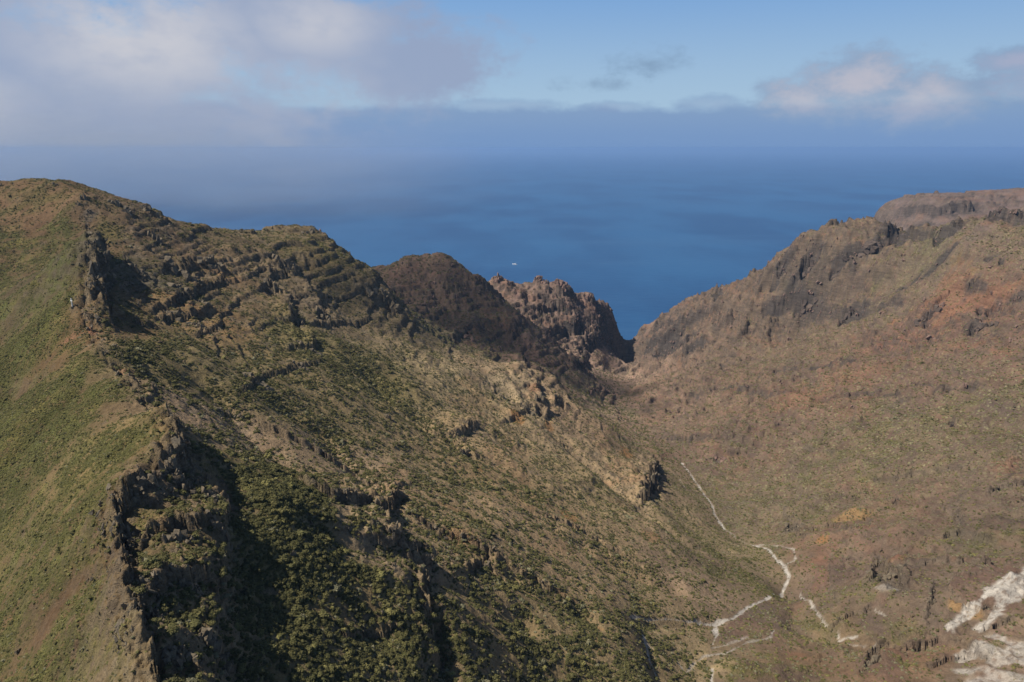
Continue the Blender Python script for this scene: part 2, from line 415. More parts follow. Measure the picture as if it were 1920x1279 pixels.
# bigger relief, growing with distance from the near ridge
big = np.clip(RR / 900, 0.2, 1.6)
side_bed, bs, ba = seg_dist(GX, GY, [at(*b) for b in BED])
nearbed = sstep(side_bed, 4, 70) * (1 - 0.6 * np.exp(-((GA - 0.155) / 0.035) ** 2) * sstep(RR, 1900, 2200))
wx = GX + 26 * perlin(GX / 120, GY / 120, 31); wy = GY + 26 * perlin(GX / 120, GY / 120, 32)
Z = Z + nearbed * big * (1 - 0.65 * sstep(RR, 2300, 2600)) * (5.5 * (ridged(wx, wy, 170, 4, 40) - 1.0) + 2.5 * fbm(GX, GY, 60, 3, 41))

Z = Z + nearbed * np.clip((GX - 120) / 120, 0, 1) * (bs > 0) * sstep(RR, 420, 560) * (1 - sstep(RR, 1500, 2000)) * 4.2 * (ridged(wx, wy, 75, 4, 44, 0.6) - 1.0)
sea_edge = sstep(RR, 1650, 1950) * (1 - sstep(RR, 2450, 2600)) * (bs > 0) * nearbed
Z = Z + sea_edge * (13 * (ridged(wx, wy, 95, 4, 45, 0.6) - 1.0) + 5 * fbm(GX, GY, 30, 3, 46))
# crest of the near ridge: distance field used for crags and for zoning
cd, cs, cal = seg_dist(GX, GY, crest_xyz)
cs = -cs * 0 + cs
SCARPS = [ # points, height, reach, side of the drop (+1 right of travel), jaggedness
    ([(760,1045),(735,1000),(716,975),(736,935),(745,920)],11,24,1),([(822,1279),(812,1190),(798,1110),(795,1075),(806,1052)],8,14,1),
    ([(905,862),(882,852),(868,838),(866,828)],9,26,1),([(866,812),(880,800),(898,794)],6,18,1),([(1205,938),(1225,905),(1232,880),(1222,862)],17,22,1),
    ([(1022,778),(1014,748),(1008,718)],13,26,1),([(1056,756),(1040,744)],10,24,1),([(610,600),(598,560),(578,535)],8,20,1),([(560,612),(545,560),(530,540)],7,18,1),
    ([(768,602),(745,588),(738,565),(733,556)],18,34,1),([(668,545),(700,555),(738,540)],8,22,1),([(594,655),(590,635)],8,16,1),
    ([(290,588),(330,566),(380,545),(422,514)],7,14,1),([(305,512),(350,505),(362,492)],8,14,1),([(360,497),(400,495),(440,485)],6,12,1),
    ([(300,602),(350,592),(405,580)],6,12,1),([(368,630),(420,606)],5,10,1),([(448,738),(500,704),(560,688),(600,672)],4,8,1),([(540,655),(592,648)],6,14,1),
    ([(505,520),(530,512),(560,500)],8,20,1),([(560,480),(590,500)],8,18,1),([(170,560),(240,600),(300,615)],5,14,1),
    ([(840,822),(870,812),(900,800)],4,10,1),([(940,792),(970,778),(995,762)],5,12,1),([(480,540),(560,560),(640,560)],5,14,1),
    ([(520,600),(600,610),(700,596)],5,14,1),([(560,900),(620,940),(690,950)],7,14,1),([(680,1010),(740,1040),(800,1030)],6,12,1),
    ([(880,1075),(905,1062),(925,1075)],6,12,1),([(640,1190),(700,1195),(740,1180)],4,8,1),
    ([(402,1330),(404,1279),(410,1200),(415,1120),(424,1040),(430,960),(418,905),(385,862)],6,8,1),([(338,895),(347,850),(332,812),(312,776)],11,12,1),
    ([(205,600),(186,562),(192,522),(196,482),(190,455)],18,20,1),([(245,1090),(228,1010),(222,965),(250,910)],9,10,1),([(300,1279),(275,1190),(258,1130)],9,10,1),([(280,1010),(330,985),(400,990)],6,10,1),([(290,1110),(350,1090),(405,1100)],7,10,1),
    ([(480,790),(560,830),(640,880),(700,925)],5,9,1),([(760,960),(860,1010),(960,1065),(1060,1120)],5,9,1),([(660,700),(740,770),(830,830)],4,9,1),([(880,700),(960,760),(1050,830),(1150,900)],5,11,1),([(1010,960),(1100,1000),(1200,1060)],4,9,1),
    # right hand slope
    ([(1215,652),(1240,650),(1275,650),(1300,630)],18,40,1),([(1230,612),(1275,604),(1320,590)],12,34,1),([(1455,500),(1475,490),(1480,470)],22,30,-1),([(1505,525),(1530,500),(1540,470)],26,30,-1),
    ([(1560,500),(1580,482),(1600,505)],14,24,1),([(1600,470),(1640,452),(1675,455)],18,30,1),([(1480,545),(1530,585),(1560,590)],16,34,1),([(1560,590),(1620,588),(1690,570)],14,30,1),
    ([(1440,575),(1475,580)],16,30,1),([(1730,610),(1755,570),(1790,540),(1850,550)],14,34,1),([(1820,620),(1850,600),(1880,590)],13,28,1),([(1870,570),(1920,560)],12,26,1),
    ([(1700,720),(1760,730),(1850,720)],6,24,1),([(1540,750),(1640,740),(1700,755)],6,20,1),([(1450,700),(1530,690),(1600,680)],6,24,1),([(1300,740),(1400,730),(1480,735)],7,24,1),
    ([(1220,820),(1290,826),(1350,818)],8,22,1),([(1330,862),(1345,856),(1390,850)],6,18,1),([(1500,840),(1560,850)],4,16,1),([(1790,800),(1783,785)],7,14,-1),
    ([(1466,955),(1490,985),(1512,1010)],6,12,1),([(1680,950),(1680,930)],6,10,-1),([(1790,960),(1800,980)],6,12,1),
    ([(1634,1092),(1640,1062),(1665,1072),(1690,1082),(1690,1112)],9,14,1),([(1555,1060),(1556,1110),(1570,1134)],3,7,1),([(1618,1255),(1636,1222),(1660,1215)],6,10,1),
    ([(1640,1220),(1655,1250)],5,8,1),([(1720,1060),(1790,1050),(1860,1060)],5,12,1),([(1780,1090),(1850,1080)],4,10,1),
    ([(1600,960),(1625,975),(1640,985)],5,10,1),([(1850,1180),(1900,1160)],5,9,1),([(1740,1250),(1800,1230),(1860,1240)],5,9,1),
    ([(1735,1180),(1745,1130),(1750,1090)],4,10,1),([(1560,1180),(1600,1150),(1640,1140)],4,10,1),([(1700,1215),(1760,1200),(1840,1215)],6,12,1),([(1760,1010),(1800,1000),(1860,1020)],7,14,1),([(1850,930),(1880,915),(1920,905)],7,14,1),([(1500,1000),(1560,985),(1600,1000)],6,12,1),([(1640,900),(1720,890),(1800,880)],6,16,1),
    # mountain and the crags above the sea
    ([(850,640),(880,610),(905,620)],10,30,1),([(960,640),(975,600)],14,30,1),([(990,700),(980,650)],12,24,1),
    ([(1028,545),(1026,520)],24,30,1),([(1072,556),(1068,535)],20,26,1),([(1040,545),(1060,552),(1072,558)],20,30,1),([(1118,600),(1112,560)],16,30,1),([(1140,640),(1120,600)],15,26,1),
    ([(1000,580),(1040,575),(1060,585)],18,34,1),([(1030,625),(1060,615),(1095,630)],18,34,1),([(1120,625),(1135,610)],20,24,1),([(1090,660),(1120,640),(1150,650)],20,34,1),([(1075,690),(1100,660)],18,26,1),([(980,560),(985,548)],18,24,1),
    ([(1080,620),(1085,600)],16,24,1),([(1015,590),(1020,600)],14,20,1),
    # far ridge
    ([(1650,425),(1720,440),(1790,430)],24,60,1),([(1690,400),(1760,402),(1830,392)],26,60,1),([(1800,418),(1870,410),(1920,415)],24,60,1)]
scarp_mask = np.zeros_like(Z); Zs = Z.copy()
for uv, h, w, side in SCARPS:
    P = world_line(uv)
    c = np.mean(P, axis=0); reach = max(np.hypot(p[0] - c[0], p[1] - c[1]) for p in P) + 4 * w
    win = np.hypot(GX - c[0], GY - c[1]) < reach
    if not win.any(): continue
    x, y = GX[win], GY[win]
    jx = w * 0.28 * fbm(x, y, w * 0.7, 3, 61); jy = w * 0.28 * fbm(x, y, w * 0.7, 3, 62)
    d, sd, al = seg_dist(x + jx, y + jy, P)
    up = (sd * side) < 0
    fall = np.exp(-(d / w) ** 1.3)
    ends = sstep(al, -0.02, 0.12) * sstep(1 - al, -0.02, 0.12) * 0.6 + 0.4
    lift = h * fall * ends * (1 + 0.45 * fbm(x, y, w * 0.35, 3, 63))
    Zs[win] += np.where(up, lift * 0.72, -0.28 * lift * np.exp(-d / (w * .5)))
    scarp_mask[win] = np.maximum(scarp_mask[win], np.exp(-(d / (w * (0.30 if c[1] < 1100 else 0.5))) ** 2))
Z = Zs
HOLLOWS = [(1513,500,10,26,26),(1575,497,15,9,14),(1600,476,11,6,11),(1640,452,26,11,13),(1468,492,9,12,16),(1492,522,5,5,12),(1453,537,8,4,10),(1508,572,18,20,14),(1450,578,15,8,10),(1600,582,25,12,14),(1738,598,8,9,13),(1878,489,5,5,9),(1858,483,14,5,7),(1760,490,32,6,7),
    (1837,585,6,10,12),(1860,582,12,9,11),(1826,612,7,12,12),(1700,540,20,5,7),(1300,648,16,8,11),(1255,640,26,12,12),(1345,548,9,5,8),(1785,796,4,10,6),(1680,938,4,10,6),(1668,1088,22,11,4),(1632,1226,10,12,6),(1490,985,14,5,4),(1350,864,10,4,4),(1795,970,6,12,5),
    (1132,602,8,12,14),(1118,560,5,9,14),(1062,548,14,5,11),(1088,608,6,8,11),(1100,642,9,5,9),(1122,640,5,7,10),(1105,690,6,6,8),(1040,578,12,5,9),(1020,560,10,4,9),(1062,632,8,7,9),(1010,600,8,5,8),(985,552,5,6,8),
    (1720,425,26,6,14),(1800,420,18,5,14),(1890,412,16,6,16),(1765,436,14,5,12),(1690,436,20,5,10),
    (1012,770,7,14,9),(1050,752,9,8,8),(876,850,11,7,8),(1222,890,5,26,10),(506,544,13,10,9),(556,600,8,14,8),(602,590,8,16,8),(530,497,12,9,7),(345,506,14,8,6)]
hollow = np.zeros_like(Z)
for u, v, ru, rv, dep in HOLLOWS:
    p = hit(u, v); px = hit(u + ru, v); py = hit(u, v - rv)
    a0, b0 = to_q(p[0], p[1]); ra = abs(to_q(px[0], px[1])[0] - a0) + 1e-4; rr = min(max(abs(to_q(py[0], py[1])[1] - b0), 0.004), 2.2 * ra)
    win = (np.abs(GA - a0) < 2.2 * ra) & (np.abs(GR - b0) < 2.2 * rr)
    x, y = GX[win], GY[win]; sz = ra * math.hypot(p[0], p[1])
    r = np.hypot((GA[win] - a0) / ra, (GR[win] - b0) / rr) + 0.4 * fbm(x, y, sz * 1.3, 3, 66)
    m = sstep(1.15 - r, 0.0, 0.30)
    Z[win] -= dep * m * (1 + 0.3 * fbm(x, y, sz * 0.5, 2, 67))
    hollow[win] = np.maximum(hollow[win], sstep(1.35 - r, 0, 0.3))

# zones: how rocky, how terraced, how overgrown the ground is
# u, v, soil rgb, rock amount, terrace height, bush cover, small shrub cover, grass
ZN = [
 (60,1250,(.17,.105,.055),.05,0,.25,.5,.55),(150,1000,(.17,.11,.055),.05,0,.12,.5,.75),(60,800,(.16,.11,.055),.05,0,.2,.5,.8),(250,850,(.17,.12,.055),.1,0,.1,.5,.7),(60,640,(.15,.11,.05),.05,0,.15,.5,.85),
 (100,480,(.15,.10,.055),.25,2,.15,.5,.55),(60,380,(.16,.10,.055),.2,2,.15,.5,.45),(140,620,(.19,.12,.06),.2,2,.2,.4,.2),
 (300,420,(.16,.11,.065),.7,5,.3,.4,.3),(240,500,(.10,.085,.05),.7,4,.5,.3,.25),(400,500,(.18,.125,.07),.7,5,.3,.4,.3),(500,450,(.17,.125,.07),.4,4,.35,.5,.3),(600,480,(.16,.12,.06),.5,4,.35,.5,.3),
 (350,570,(.20,.13,.065),.75,6,.35,.3,.2),(560,560,(.19,.14,.085),.8,6,.25,.3,.2),(660,540,(.15,.115,.065),.5,5,.4,.4,.3),(720,590,(.20,.15,.09),.6,5,.25,.4,.2),
 (300,680,(.13,.10,.05),.4,3,.6,.3,.3),(440,700,(.14,.11,.055),.35,3,.55,.3,.3),(400,780,(.19,.135,.085),.7,4,.45,.3,.2),(560,760,(.16,.12,.06),.3,3,.5,.4,.3),(640,680,(.15,.12,.055),.25,3,.6,.3,.35),
 (340,1080,(.14,.10,.055),.55,4,.8,.2,.2),(340,920,(.14,.10,.06),.7,4,.5,.2,.2),(380,1240,(.15,.11,.06),.6,4,.7,.2,.1),(480,1000,(.12,.095,.045),.3,3,1.0,.2,.3),(560,930,(.12,.095,.045),.3,3,1.0,.2,.3),(520,1150,(.13,.10,.05),.3,3,.95,.2,.25),(560,1260,(.13,.10,.05),.3,2,.95,.2,.25),
 (700,1000,(.19,.14,.085),.6,4,.5,.3,.2),(700,1120,(.15,.11,.055),.35,3,.8,.3,.25),(720,1250,(.15,.11,.06),.3,2,.8,.3,.25),(760,860,(.185,.135,.075),.35,4,.5,.45,.25),(660,880,(.2,.145,.09),.5,3,.45,.4,.2),(860,720,(.21,.16,.09),.45,5,.25,.55,.2),(820,960,(.19,.135,.075),.3,3,.5,.5,.2),
 (960,720,(.21,.16,.10),.35,3,.12,.4,.12),(960,840,(.21,.15,.085),.45,5,.3,.5,.2),(1040,760,(.21,.145,.09),.4,3,.15,.4,.15),(920,900,(.20,.14,.075),.25,3,.5,.5,.25),(1000,1000,(.22,.155,.09),.3,3,.4,.5,.2),(1100,900,(.21,.155,.085),.3,3,.35,.5,.25),(1180,900,(.22,.16,.095),.6,5,.2,.4,.2),
 (900,1160,(.18,.13,.07),.3,2,.6,.4,.25),(1000,1240,(.17,.125,.065),.2,2,.7,.4,.25),(1150,1040,(.21,.15,.085),.2,2,.35,.5,.25),(1300,1000,(.21,.16,.085),.1,2,.2,.6,.35),(1280,1080,(.22,.155,.095),.15,2,.3,.5,.15),(1400,1080,(.2,.15,.085),.1,0,.3,.5,.3),(1120,1200,(.19,.14,.075),.1,0,.65,.4,.2),(1300,1230,(.20,.15,.085),.1,0,.5,.4,.25),
 (1450,1180,(.19,.135,.08),.1,0,.2,.6,.3),(1460,1270,(.17,.115,.07),.1,0,.2,.6,.3),
 (1230,760,(.20,.12,.085),.35,5,.04,.45,.15),(1250,900,(.2,.145,.085),.1,2,.15,.6,.25),(1400,830,(.18,.105,.075),.35,5,.05,.6,.12),(1400,700,(.21,.12,.08),.35,6,.03,.6,.12),(1600,720,(.20,.105,.07),.35,5,.03,.6,.12),(1500,640,(.20,.125,.08),.2,5,.03,.65,.15),
 (1300,600,(.20,.12,.085),.6,8,.02,.35,.1),(1240,630,(.20,.13,.10),.9,9,.02,.1,.02),(1450,540,(.19,.12,.085),.6,8,.03,.4,.12),(1550,470,(.18,.12,.08),.6,8,.04,.45,.2),(1640,470,(.18,.115,.075),.5,8,.04,.5,.25),(1600,560,(.17,.105,.075),.5,6,.04,.5,.2),(1750,470,(.18,.14,.08),.15,1,.04,.8,.4),(1880,480,(.18,.12,.08),.3,2,.05,.6,.3),
 (1780,590,(.24,.095,.06),.6,6,.03,.35,.1),(1850,600,(.20,.095,.065),.6,6,.04,.4,.15),(1750,700,(.19,.11,.075),.25,4,.04,.6,.2),(1850,780,(.17,.115,.07),.15,3,.07,.75,.3),(1650,820,(.17,.12,.07),.15,3,.06,.8,.3),(1500,880,(.18,.13,.08),.2,3,.05,.7,.25),(1450,970,(.18,.135,.08),.15,3,.1,.7,.3),
 (1650,960,(.19,.125,.07),.2,4,.08,.6,.2),(1800,940,(.14,.095,.065),.4,4,.08,.45,.15),(1880,1000,(.14,.105,.065),.2,3,.15,.6,.3),(1600,1040,(.19,.12,.08),.3,4,.08,.5,.2),(1760,1050,(.16,.11,.07),.5,5,.08,.5,.15),(1650,1140,(.17,.125,.075),.2,3,.15,.6,.35),(1800,1120,(.16,.115,.075),.4,4,.1,.5,.15),
 (1720,1230,(.19,.12,.075),.3,4,.1,.5,.15),(1560,1200,(.18,.13,.08),.15,2,.15,.6,.25),(1600,1270,(.18,.12,.075),.2,2,.15,.5,.2),(1880,1240,(.22,.17,.12),.3,2,.2,.4,.15),
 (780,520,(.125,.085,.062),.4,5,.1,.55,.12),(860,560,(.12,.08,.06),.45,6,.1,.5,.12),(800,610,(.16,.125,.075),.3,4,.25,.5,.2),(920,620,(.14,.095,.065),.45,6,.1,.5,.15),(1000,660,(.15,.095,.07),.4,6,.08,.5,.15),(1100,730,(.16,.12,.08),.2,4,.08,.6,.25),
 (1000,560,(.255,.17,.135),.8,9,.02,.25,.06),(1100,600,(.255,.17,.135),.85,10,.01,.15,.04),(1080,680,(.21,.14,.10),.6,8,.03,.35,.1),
 (1700,400,(.16,.115,.115),.4,7,0,.2,.05),(1880,390,(.16,.115,.11),.4,7,0,.2,.05),(1160,700,(.22,.15,.11),.3,5,.03,.4,.1)]
zq = []
for z_ in ZN:
    p = hit(z_[0], z_[1]); q = to_q(p[0], p[1]); zq.append(q)
zq = np.array(zq)
cols_ = np.array([[k * (1.55 if 200 < z_[0] < 1320 and z_[1] > 640 else 1.0) for k in z_[2]] + list(z_[3:]) for z_ in ZN])
for k_, z_ in enumerate(ZN):
    if z_[0] > 1180 and z_[1] < 1200:
        cols_[k_, :3] = cols_[k_, :3] * 0.55 + np.array([.150, .113, .090]) * 0.45
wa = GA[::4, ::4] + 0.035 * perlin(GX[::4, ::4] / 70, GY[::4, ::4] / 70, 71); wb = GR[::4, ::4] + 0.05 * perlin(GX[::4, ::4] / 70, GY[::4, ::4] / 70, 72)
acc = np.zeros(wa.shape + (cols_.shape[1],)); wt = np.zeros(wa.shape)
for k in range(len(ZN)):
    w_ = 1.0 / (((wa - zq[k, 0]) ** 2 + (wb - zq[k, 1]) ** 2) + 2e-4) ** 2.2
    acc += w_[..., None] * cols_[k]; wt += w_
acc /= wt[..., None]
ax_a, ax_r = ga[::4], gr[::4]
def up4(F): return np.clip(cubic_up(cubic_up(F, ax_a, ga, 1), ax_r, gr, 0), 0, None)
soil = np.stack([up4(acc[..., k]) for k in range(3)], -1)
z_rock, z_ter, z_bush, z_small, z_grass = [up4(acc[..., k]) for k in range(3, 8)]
# the near green slope ends sharply at the crest
onnear = (cs < 0) & (cal > 0) & (cal < 0.999)
far_side = (cs > 0)
z_rock = np.where(onnear, np.minimum(z_rock, 0.2), z_rock)
z_grass = np.where(onnear, np.maximum(z_grass * 1.15, 0.62) - 0.35 * np.exp(-(cd / 9.0) ** 2), z_grass)
z_bush = np.where(onnear, np.minimum(z_bush, 0.15), z_bush)
soil = soil * np.where(onnear, 0.82, 1.0)[..., None]
crag = np.exp(-(cd / 12.0) ** 2) * np.where(cs > 0, 1, 0.30) * (cal < 0.995)
z_rock = np.maximum(z_rock, crag)

# crags along the crest: broken teeth and buttresses
jag = ridged(GX, GY, 15, 4, 81) - 0.9
Z = Z + crag * 2.0 * jag
Z = Z + np.exp(-(cd / 5.0) ** 2) * (cal < 0.995) * 1.6 * fbm(GX, GY, 7, 3, 82)

# strata: benches with short steep risers, broken up along their length
sc = np.clip(RR / 700, 0.45, 2.4)
tilt = 0.03 * GX - 0.02 * GY + 5 * perlin(GX / 160, GY / 160, 91) + 1.6 * fbm(GX, GY, 28, 2, 92)
# on the middle hillside the beds hardly show, scrub and stones cover them
flankmid = sstep(GA, math.radians(-22), math.radians(-17)) * (1 - sstep(RR, 830, 950)) * (bs < 0)
flankmid = np.maximum(flankmid, sstep(620 - RR, 0, 60) * (bs < 0) * (cd > 14))
Zt = Z.copy(); riser = 0
for hgt, wgt, sd_ in ((5.5, 1 - sstep(RR, 850, 1050), 7), (10.0, sstep(RR, 850, 1050), 9)):
    ph = (Z + tilt) / hgt
    fr = ph - np.floor(ph)
    lay = _hash(np.floor(ph).astype(np.int64), np.zeros_like(Z, dtype=np.int64), sd_) / 65535.0
    bench = sstep(fr, 0.38, 0.56) - fr
    brk = sstep(0.35 * (RR > 900) + 0.6 * fbm(GX, GY, 70, 4, 93) + (lay - 0.55) * 2.0 + (z_rock - 0.5) * 1.1, -0.1, 0.45)
    amt = np.clip(z_ter / 6.0, 0, 1.2) * np.where(GX > 180, 1.15, 1 - 0.75 * flankmid)
    Zt = Zt + wgt * hgt * bench * amt * brk * 0.95
    riser = riser + wgt * np.exp(-((fr - 0.48) / 0.10) ** 2) * amt * brk
Z = Zt

# broken rock and rough ground
n2c = fbm(GX, GY, 9, 3, 131)
rockn = sstep(scaled(fbm, GX, GY, 24, sc, 4, 1095) + 1.3 * (z_rock - 0.62), 0.0, 0.4)
rockn = np.clip(np.maximum(rockn * 0.9, np.maximum(scarp_mask * 0.95, np.maximum(riser * 0.8, crag * 0.9 * sstep(n2c, -0.5, 0.25)))), 0, 1)
rockn = rockn * sstep(side_bed, 1, 8)
blocky = scaled(ridged, GX, GY, 6.5, sc, 4, 1096, 0.6) - 1.0
Z = Z + rockn * sc * 1.15 * blocky * (1 - 0.5 * sstep(RR, 1700, 1950) * (bs < 0))
Z = Z + sc * 0.75 * scaled(fbm, GX, GY, 7, sc, 4, 1097, 0.6) * nearbed
Z = Z + sc * 0.65 * (scaled(ridged, wx, wy, 26, sc, 3, 1098) - 1.0) * nearbed * (0.4 + z_rock)

vz0 = Z + tilt
Z = Z + 1.5 * (perlin(vz0 / 11, GX / 170, 171) + 0.6 * perlin(vz0 / 5, GX / 80, 172)) * np.clip(np.where(bs > 0, sstep(GX, 60, 160), sstep(RR, 1250, 1450)), 0, 1) * nearbed
# ----------------------------------------------------------------- colours of the ground
dzr = np.gradient(Z, axis=0) / np.gradient(RR, axis=0)
dza = np.gradient(Z, axis=1) / (RR * (ga[1] - ga[0]))
slope = np.hypot(dzr, dza)
steep = sstep(slope, 0.85, 1.6)
n1 = fbm(GX, GY, 30, 5, 101); n2 = fbm(GX, GY, 11, 4, 102); n3 = fbm(GX, GY, 90, 4, 103)
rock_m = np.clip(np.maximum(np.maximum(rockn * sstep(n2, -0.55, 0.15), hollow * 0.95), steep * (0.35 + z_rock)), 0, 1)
rockcol_near = np.array([.185, .155, .115]); 
side = 'x'
is_far = sstep(RR, 900, 1500)
rc = soil * 0.45 + rockcol_near * 0.55
rc = rc * (1 - is_far[..., None] * 0.25)
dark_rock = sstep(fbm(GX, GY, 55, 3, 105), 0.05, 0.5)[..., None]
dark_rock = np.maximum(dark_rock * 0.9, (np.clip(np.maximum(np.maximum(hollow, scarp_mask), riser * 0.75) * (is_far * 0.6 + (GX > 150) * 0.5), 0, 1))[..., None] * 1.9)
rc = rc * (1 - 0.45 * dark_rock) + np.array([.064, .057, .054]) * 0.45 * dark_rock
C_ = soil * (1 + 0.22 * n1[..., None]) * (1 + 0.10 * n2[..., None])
dk = sstep(fbm(GX, GY, 70, 5, 141, 0.6), 0.0, 0.55) * (GX > 60) * (bs > 0) * 0.6
C_ = C_ * (1 - dk[..., None]) + np.array([.115, .082, .066]) * dk[..., None]
# beds of different lava show as streaks along the contours
vz = Z + tilt
sb = perlin(vz / 11, GX / 170, 171) + 0.6 * perlin(vz / 5, GX / 80, 172) + 0.4 * fbm(GX, GY, 20, 3, 173)
onr = np.clip(np.where(bs > 0, sstep(GX, 60, 160), sstep(RR, 1250, 1450)), 0, 1)
m1 = (sstep(sb, 0.15, 0.6) * onr * 0.62)[..., None]; m2 = (sstep(-sb, 0.15, 0.6) * onr * 0.55)[..., None]
C_ = C_ * (1 - m1) + (C_ * 0.45 + np.array([.190, .108, .08]) * 0.55) * m1
C_ = C_ * (1 - m2) + (C_ * 0.4 + np.array([.115, .092, .08]) * 0.5) * m2
# thin bands of red and ochre tuff between the lava beds
band = sstep(np.sin((Z + tilt) / 14.0 + 2.0 * n3), 0.75, 0.98) * (RR > 420) * z_rock * (GX > -100)
C_ = C_ * (1 - 0.5 * band[..., None]) + np.array([.24, .115, .06]) * 0.5 * band[..., None]
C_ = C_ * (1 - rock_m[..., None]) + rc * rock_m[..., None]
def patch(u, v, ru, rv, col, amt, seed=0, ragged=0.8):
    """a patch of differently coloured ground, ragged at the edge"""
    global C_
    p = hit(u, v); px = hit(u + ru, v); py = hit(u, v - rv)
    a0, b0 = to_q(p[0], p[1]); ra = abs(to_q(px[0], px[1])[0] - a0) + 1e-4; rr = min(max(abs(to_q(py[0], py[1])[1] - b0), 0.006), max(2.5 * ra, 0.006))
    r = np.hypot((GA - a0) / ra, (GR - b0) / rr)
    m = sstep(1.15 - r + ragged * (0.5 * n2 + 0.5 * n1), 0.0, 0.5) * amt * (r < 2.5)
    C_ = C_ * (1 - m[..., None]) + np.array(col) * m[..., None]
    return m
OR = (.30, .155, .06); RD = (.25, .125, .075)
for a_ in [(140,628,45,7,RD,.8),(330,562,60,3,(.27,.16,.08),.6),(420,520,40,4,(.27,.16,.08),.6),(970,785,14,14,OR,.8),(1030,800,9,18,OR,.7),(1000,730,22,9,RD,.6),(1175,850,14,10,OR,.7),(1065,968,20,9,OR,.7),(900,880,9,16,OR,.6),(1595,968,36,13,(.27,.17,.08),.8),
    (1545,1012,12,7,OR,.7),(850,955,45,4,OR,.45),(870,1000,30,9,OR,.3),(1780,560,40,50,RD,.55),(1850,560,60,12,RD,.5),(1800,445,20,4,RD,.2),(1675,608,12,8,RD,.7),(1500,740,60,10,RD,.4),(1600,700,90,10,RD,.3),(1850,605,20,6,RD,.4),(1820,1150,40,18,(.27,.17,.08),.8),(1890,870,30,12,RD,.4),
    (1120,1210,18,16,OR,.4),(1125,1180,12,5,OR,.4),(1205,1130,14,5,OR,.5),(1060,1115,25,4,OR,.4),(1500,1230,30,12,RD,.4),(1530,1050,22,8,RD,.3),(990,560,30,10,RD,.25),(1100,575,30,14,RD,.25),(1220,1003,20,10,OR,.4),(1680,1045,18,5,RD,.5),(250,540,20,8,(.2,.12,.07),.3),(190,1020,24,14,(.20,.12,.07),.3),(240,700,30,8,(.26,.14,.08),.5),(300,960,20,20,(.22,.13,.08),.3)]:
    patch(*a_)
# pale wash of the dry beds
WHITE = np.array([.40, .37, .33])
bedm = np.zeros_like(Z)
LINES = [([(1278,868),(1295,890),(1305,905),(1318,925),(1333,945),(1340,965),(1358,992)],2.6,1),([(1405,1022),(1440,1030),(1455,1048),(1470,1062),(1480,1085),(1470,1103),(1435,1125),(1400,1140),(1375,1160),(1340,1172),(1305,1166)],3.2,1),
    ([(1405,1022),(1440,1022),(1488,1030),(1492,1050),(1470,1060)],2.0,.7),([(1340,1172),(1342,1190),(1336,1208)],3.0,1),([(1164,1152),(1180,1156),(1200,1157),(1250,1160),(1305,1166)],1.3,.8),([(1358,992),(1385,1012),(1405,1022)],1.2,.5),
    ([(1450,1182),(1445,1196),(1400,1205),(1360,1225),(1320,1230),(1300,1245),(1285,1262)],1.9,.6),([(1400,1195),(1360,1210),(1335,1215)],2.0,.4),([(1206,1192),(1212,1215),(1218,1240),(1228,1262),(1235,1279)],1.6,1),([(1212,1205),(1222,1218)],1.2,.8),
    ([(1336,1255),(1334,1279)],1.8,.9),([(1270,1240),(1285,1262)],2.2,.8),([(1500,1115),(1525,1140),(1540,1160),(1550,1175)],1.8,.7),([(1572,1185),(1575,1202),(1605,1195)],2.0,.9),([(1590,1208),(1640,1212)],1.5,.5),
    ([(1930,1070),(1880,1095),(1845,1120),(1810,1155),(1778,1178)],3.2,1),([(1930,1105),(1890,1110),(1880,1130),(1860,1155),(1840,1180)],4.0,.95),([(1930,1090),(1895,1108),(1880,1125)],5,.9),([(1640,1145),(1660,1155)],1.2,.5),([(1275,900),(1285,920)],1.5,.5),
    ([(1840,1210),(1870,1220),(1920,1215)],4.0,.8),([(1850,1195),(1890,1205)],3.0,.7),([(1800,1260),(1850,1255),(1900,1270)],4.0,.7),([(1810,1235),(1870,1225),(1930,1240)],5,.75),([(1825,1279),(1880,1262),(1930,1275)],5,.7),([(1860,1240),(1920,1245)],4,.7),([(1320,1110),(1345,1125)],2.2,.35),([(1645,1100),(1680,1105)],4,.45),([(1100,695),(1160,655)],3,.2)]
for uv, w, s_ in LINES:
    P = world_line(uv)
    d, _, _ = seg_dist(GX, GY, P)
    w = (0.5 if w < 3.3 and uv[0][0] < 1700 else 1.1) * w * (1 + 0.9 * np.clip(perlin(GX / 14, GY / 14, 111), -0.6, 1)) * 1.15
    bedm = np.maximum(bedm, s_ * sstep(w * 1.25 - d + (0.4 + 0.30 * w) * n2 + 0.4 * w * n1, 0, w * 0.7))
bare_l = np.zeros_like(Z)
nb2 = fbm(GX, GY, 3.5, 3, 161, 0.7)
bedm = bedm * (0.35 + 0.65 * sstep(nb2 + 0.4 * n2, -0.75, -0.1))
bedcol = WHITE * (1 + 0.14 * n2[..., None] + 0.22 * nb2[..., None])
C_ = C_ * (1 - bedm[..., None]) + bedcol * bedm[..., None]
Z = Z - 0.6 * bedm
grass = np.clip(sstep(n1 * 0.5 + n2 * 0.35 + n3 * 0.3 + (z_grass - 0.5) * 1.5, -0.35, 0.45), 0, 1) * (1 - rock_m * 0.85) * (1 - bedm) * (1 - band * 0.5)
yell = sstep(fbm(GX, GY, 22, 4, 121) + 0.5 * perlin(GX / 80, GY / 80, 122), -0.1, 0.7)
gcol = np.array([.078, .090, .026]) * (1 - yell[..., None]) + np.array([.135, .125, .036]) * yell[..., None]
gp = fbm(GX, GY, 26, 4, 181, 0.6)
gcol = gcol * np.where(onnear, 1 + 0.45 * np.clip(gp, -0.8, 0.8), 1)[..., None]
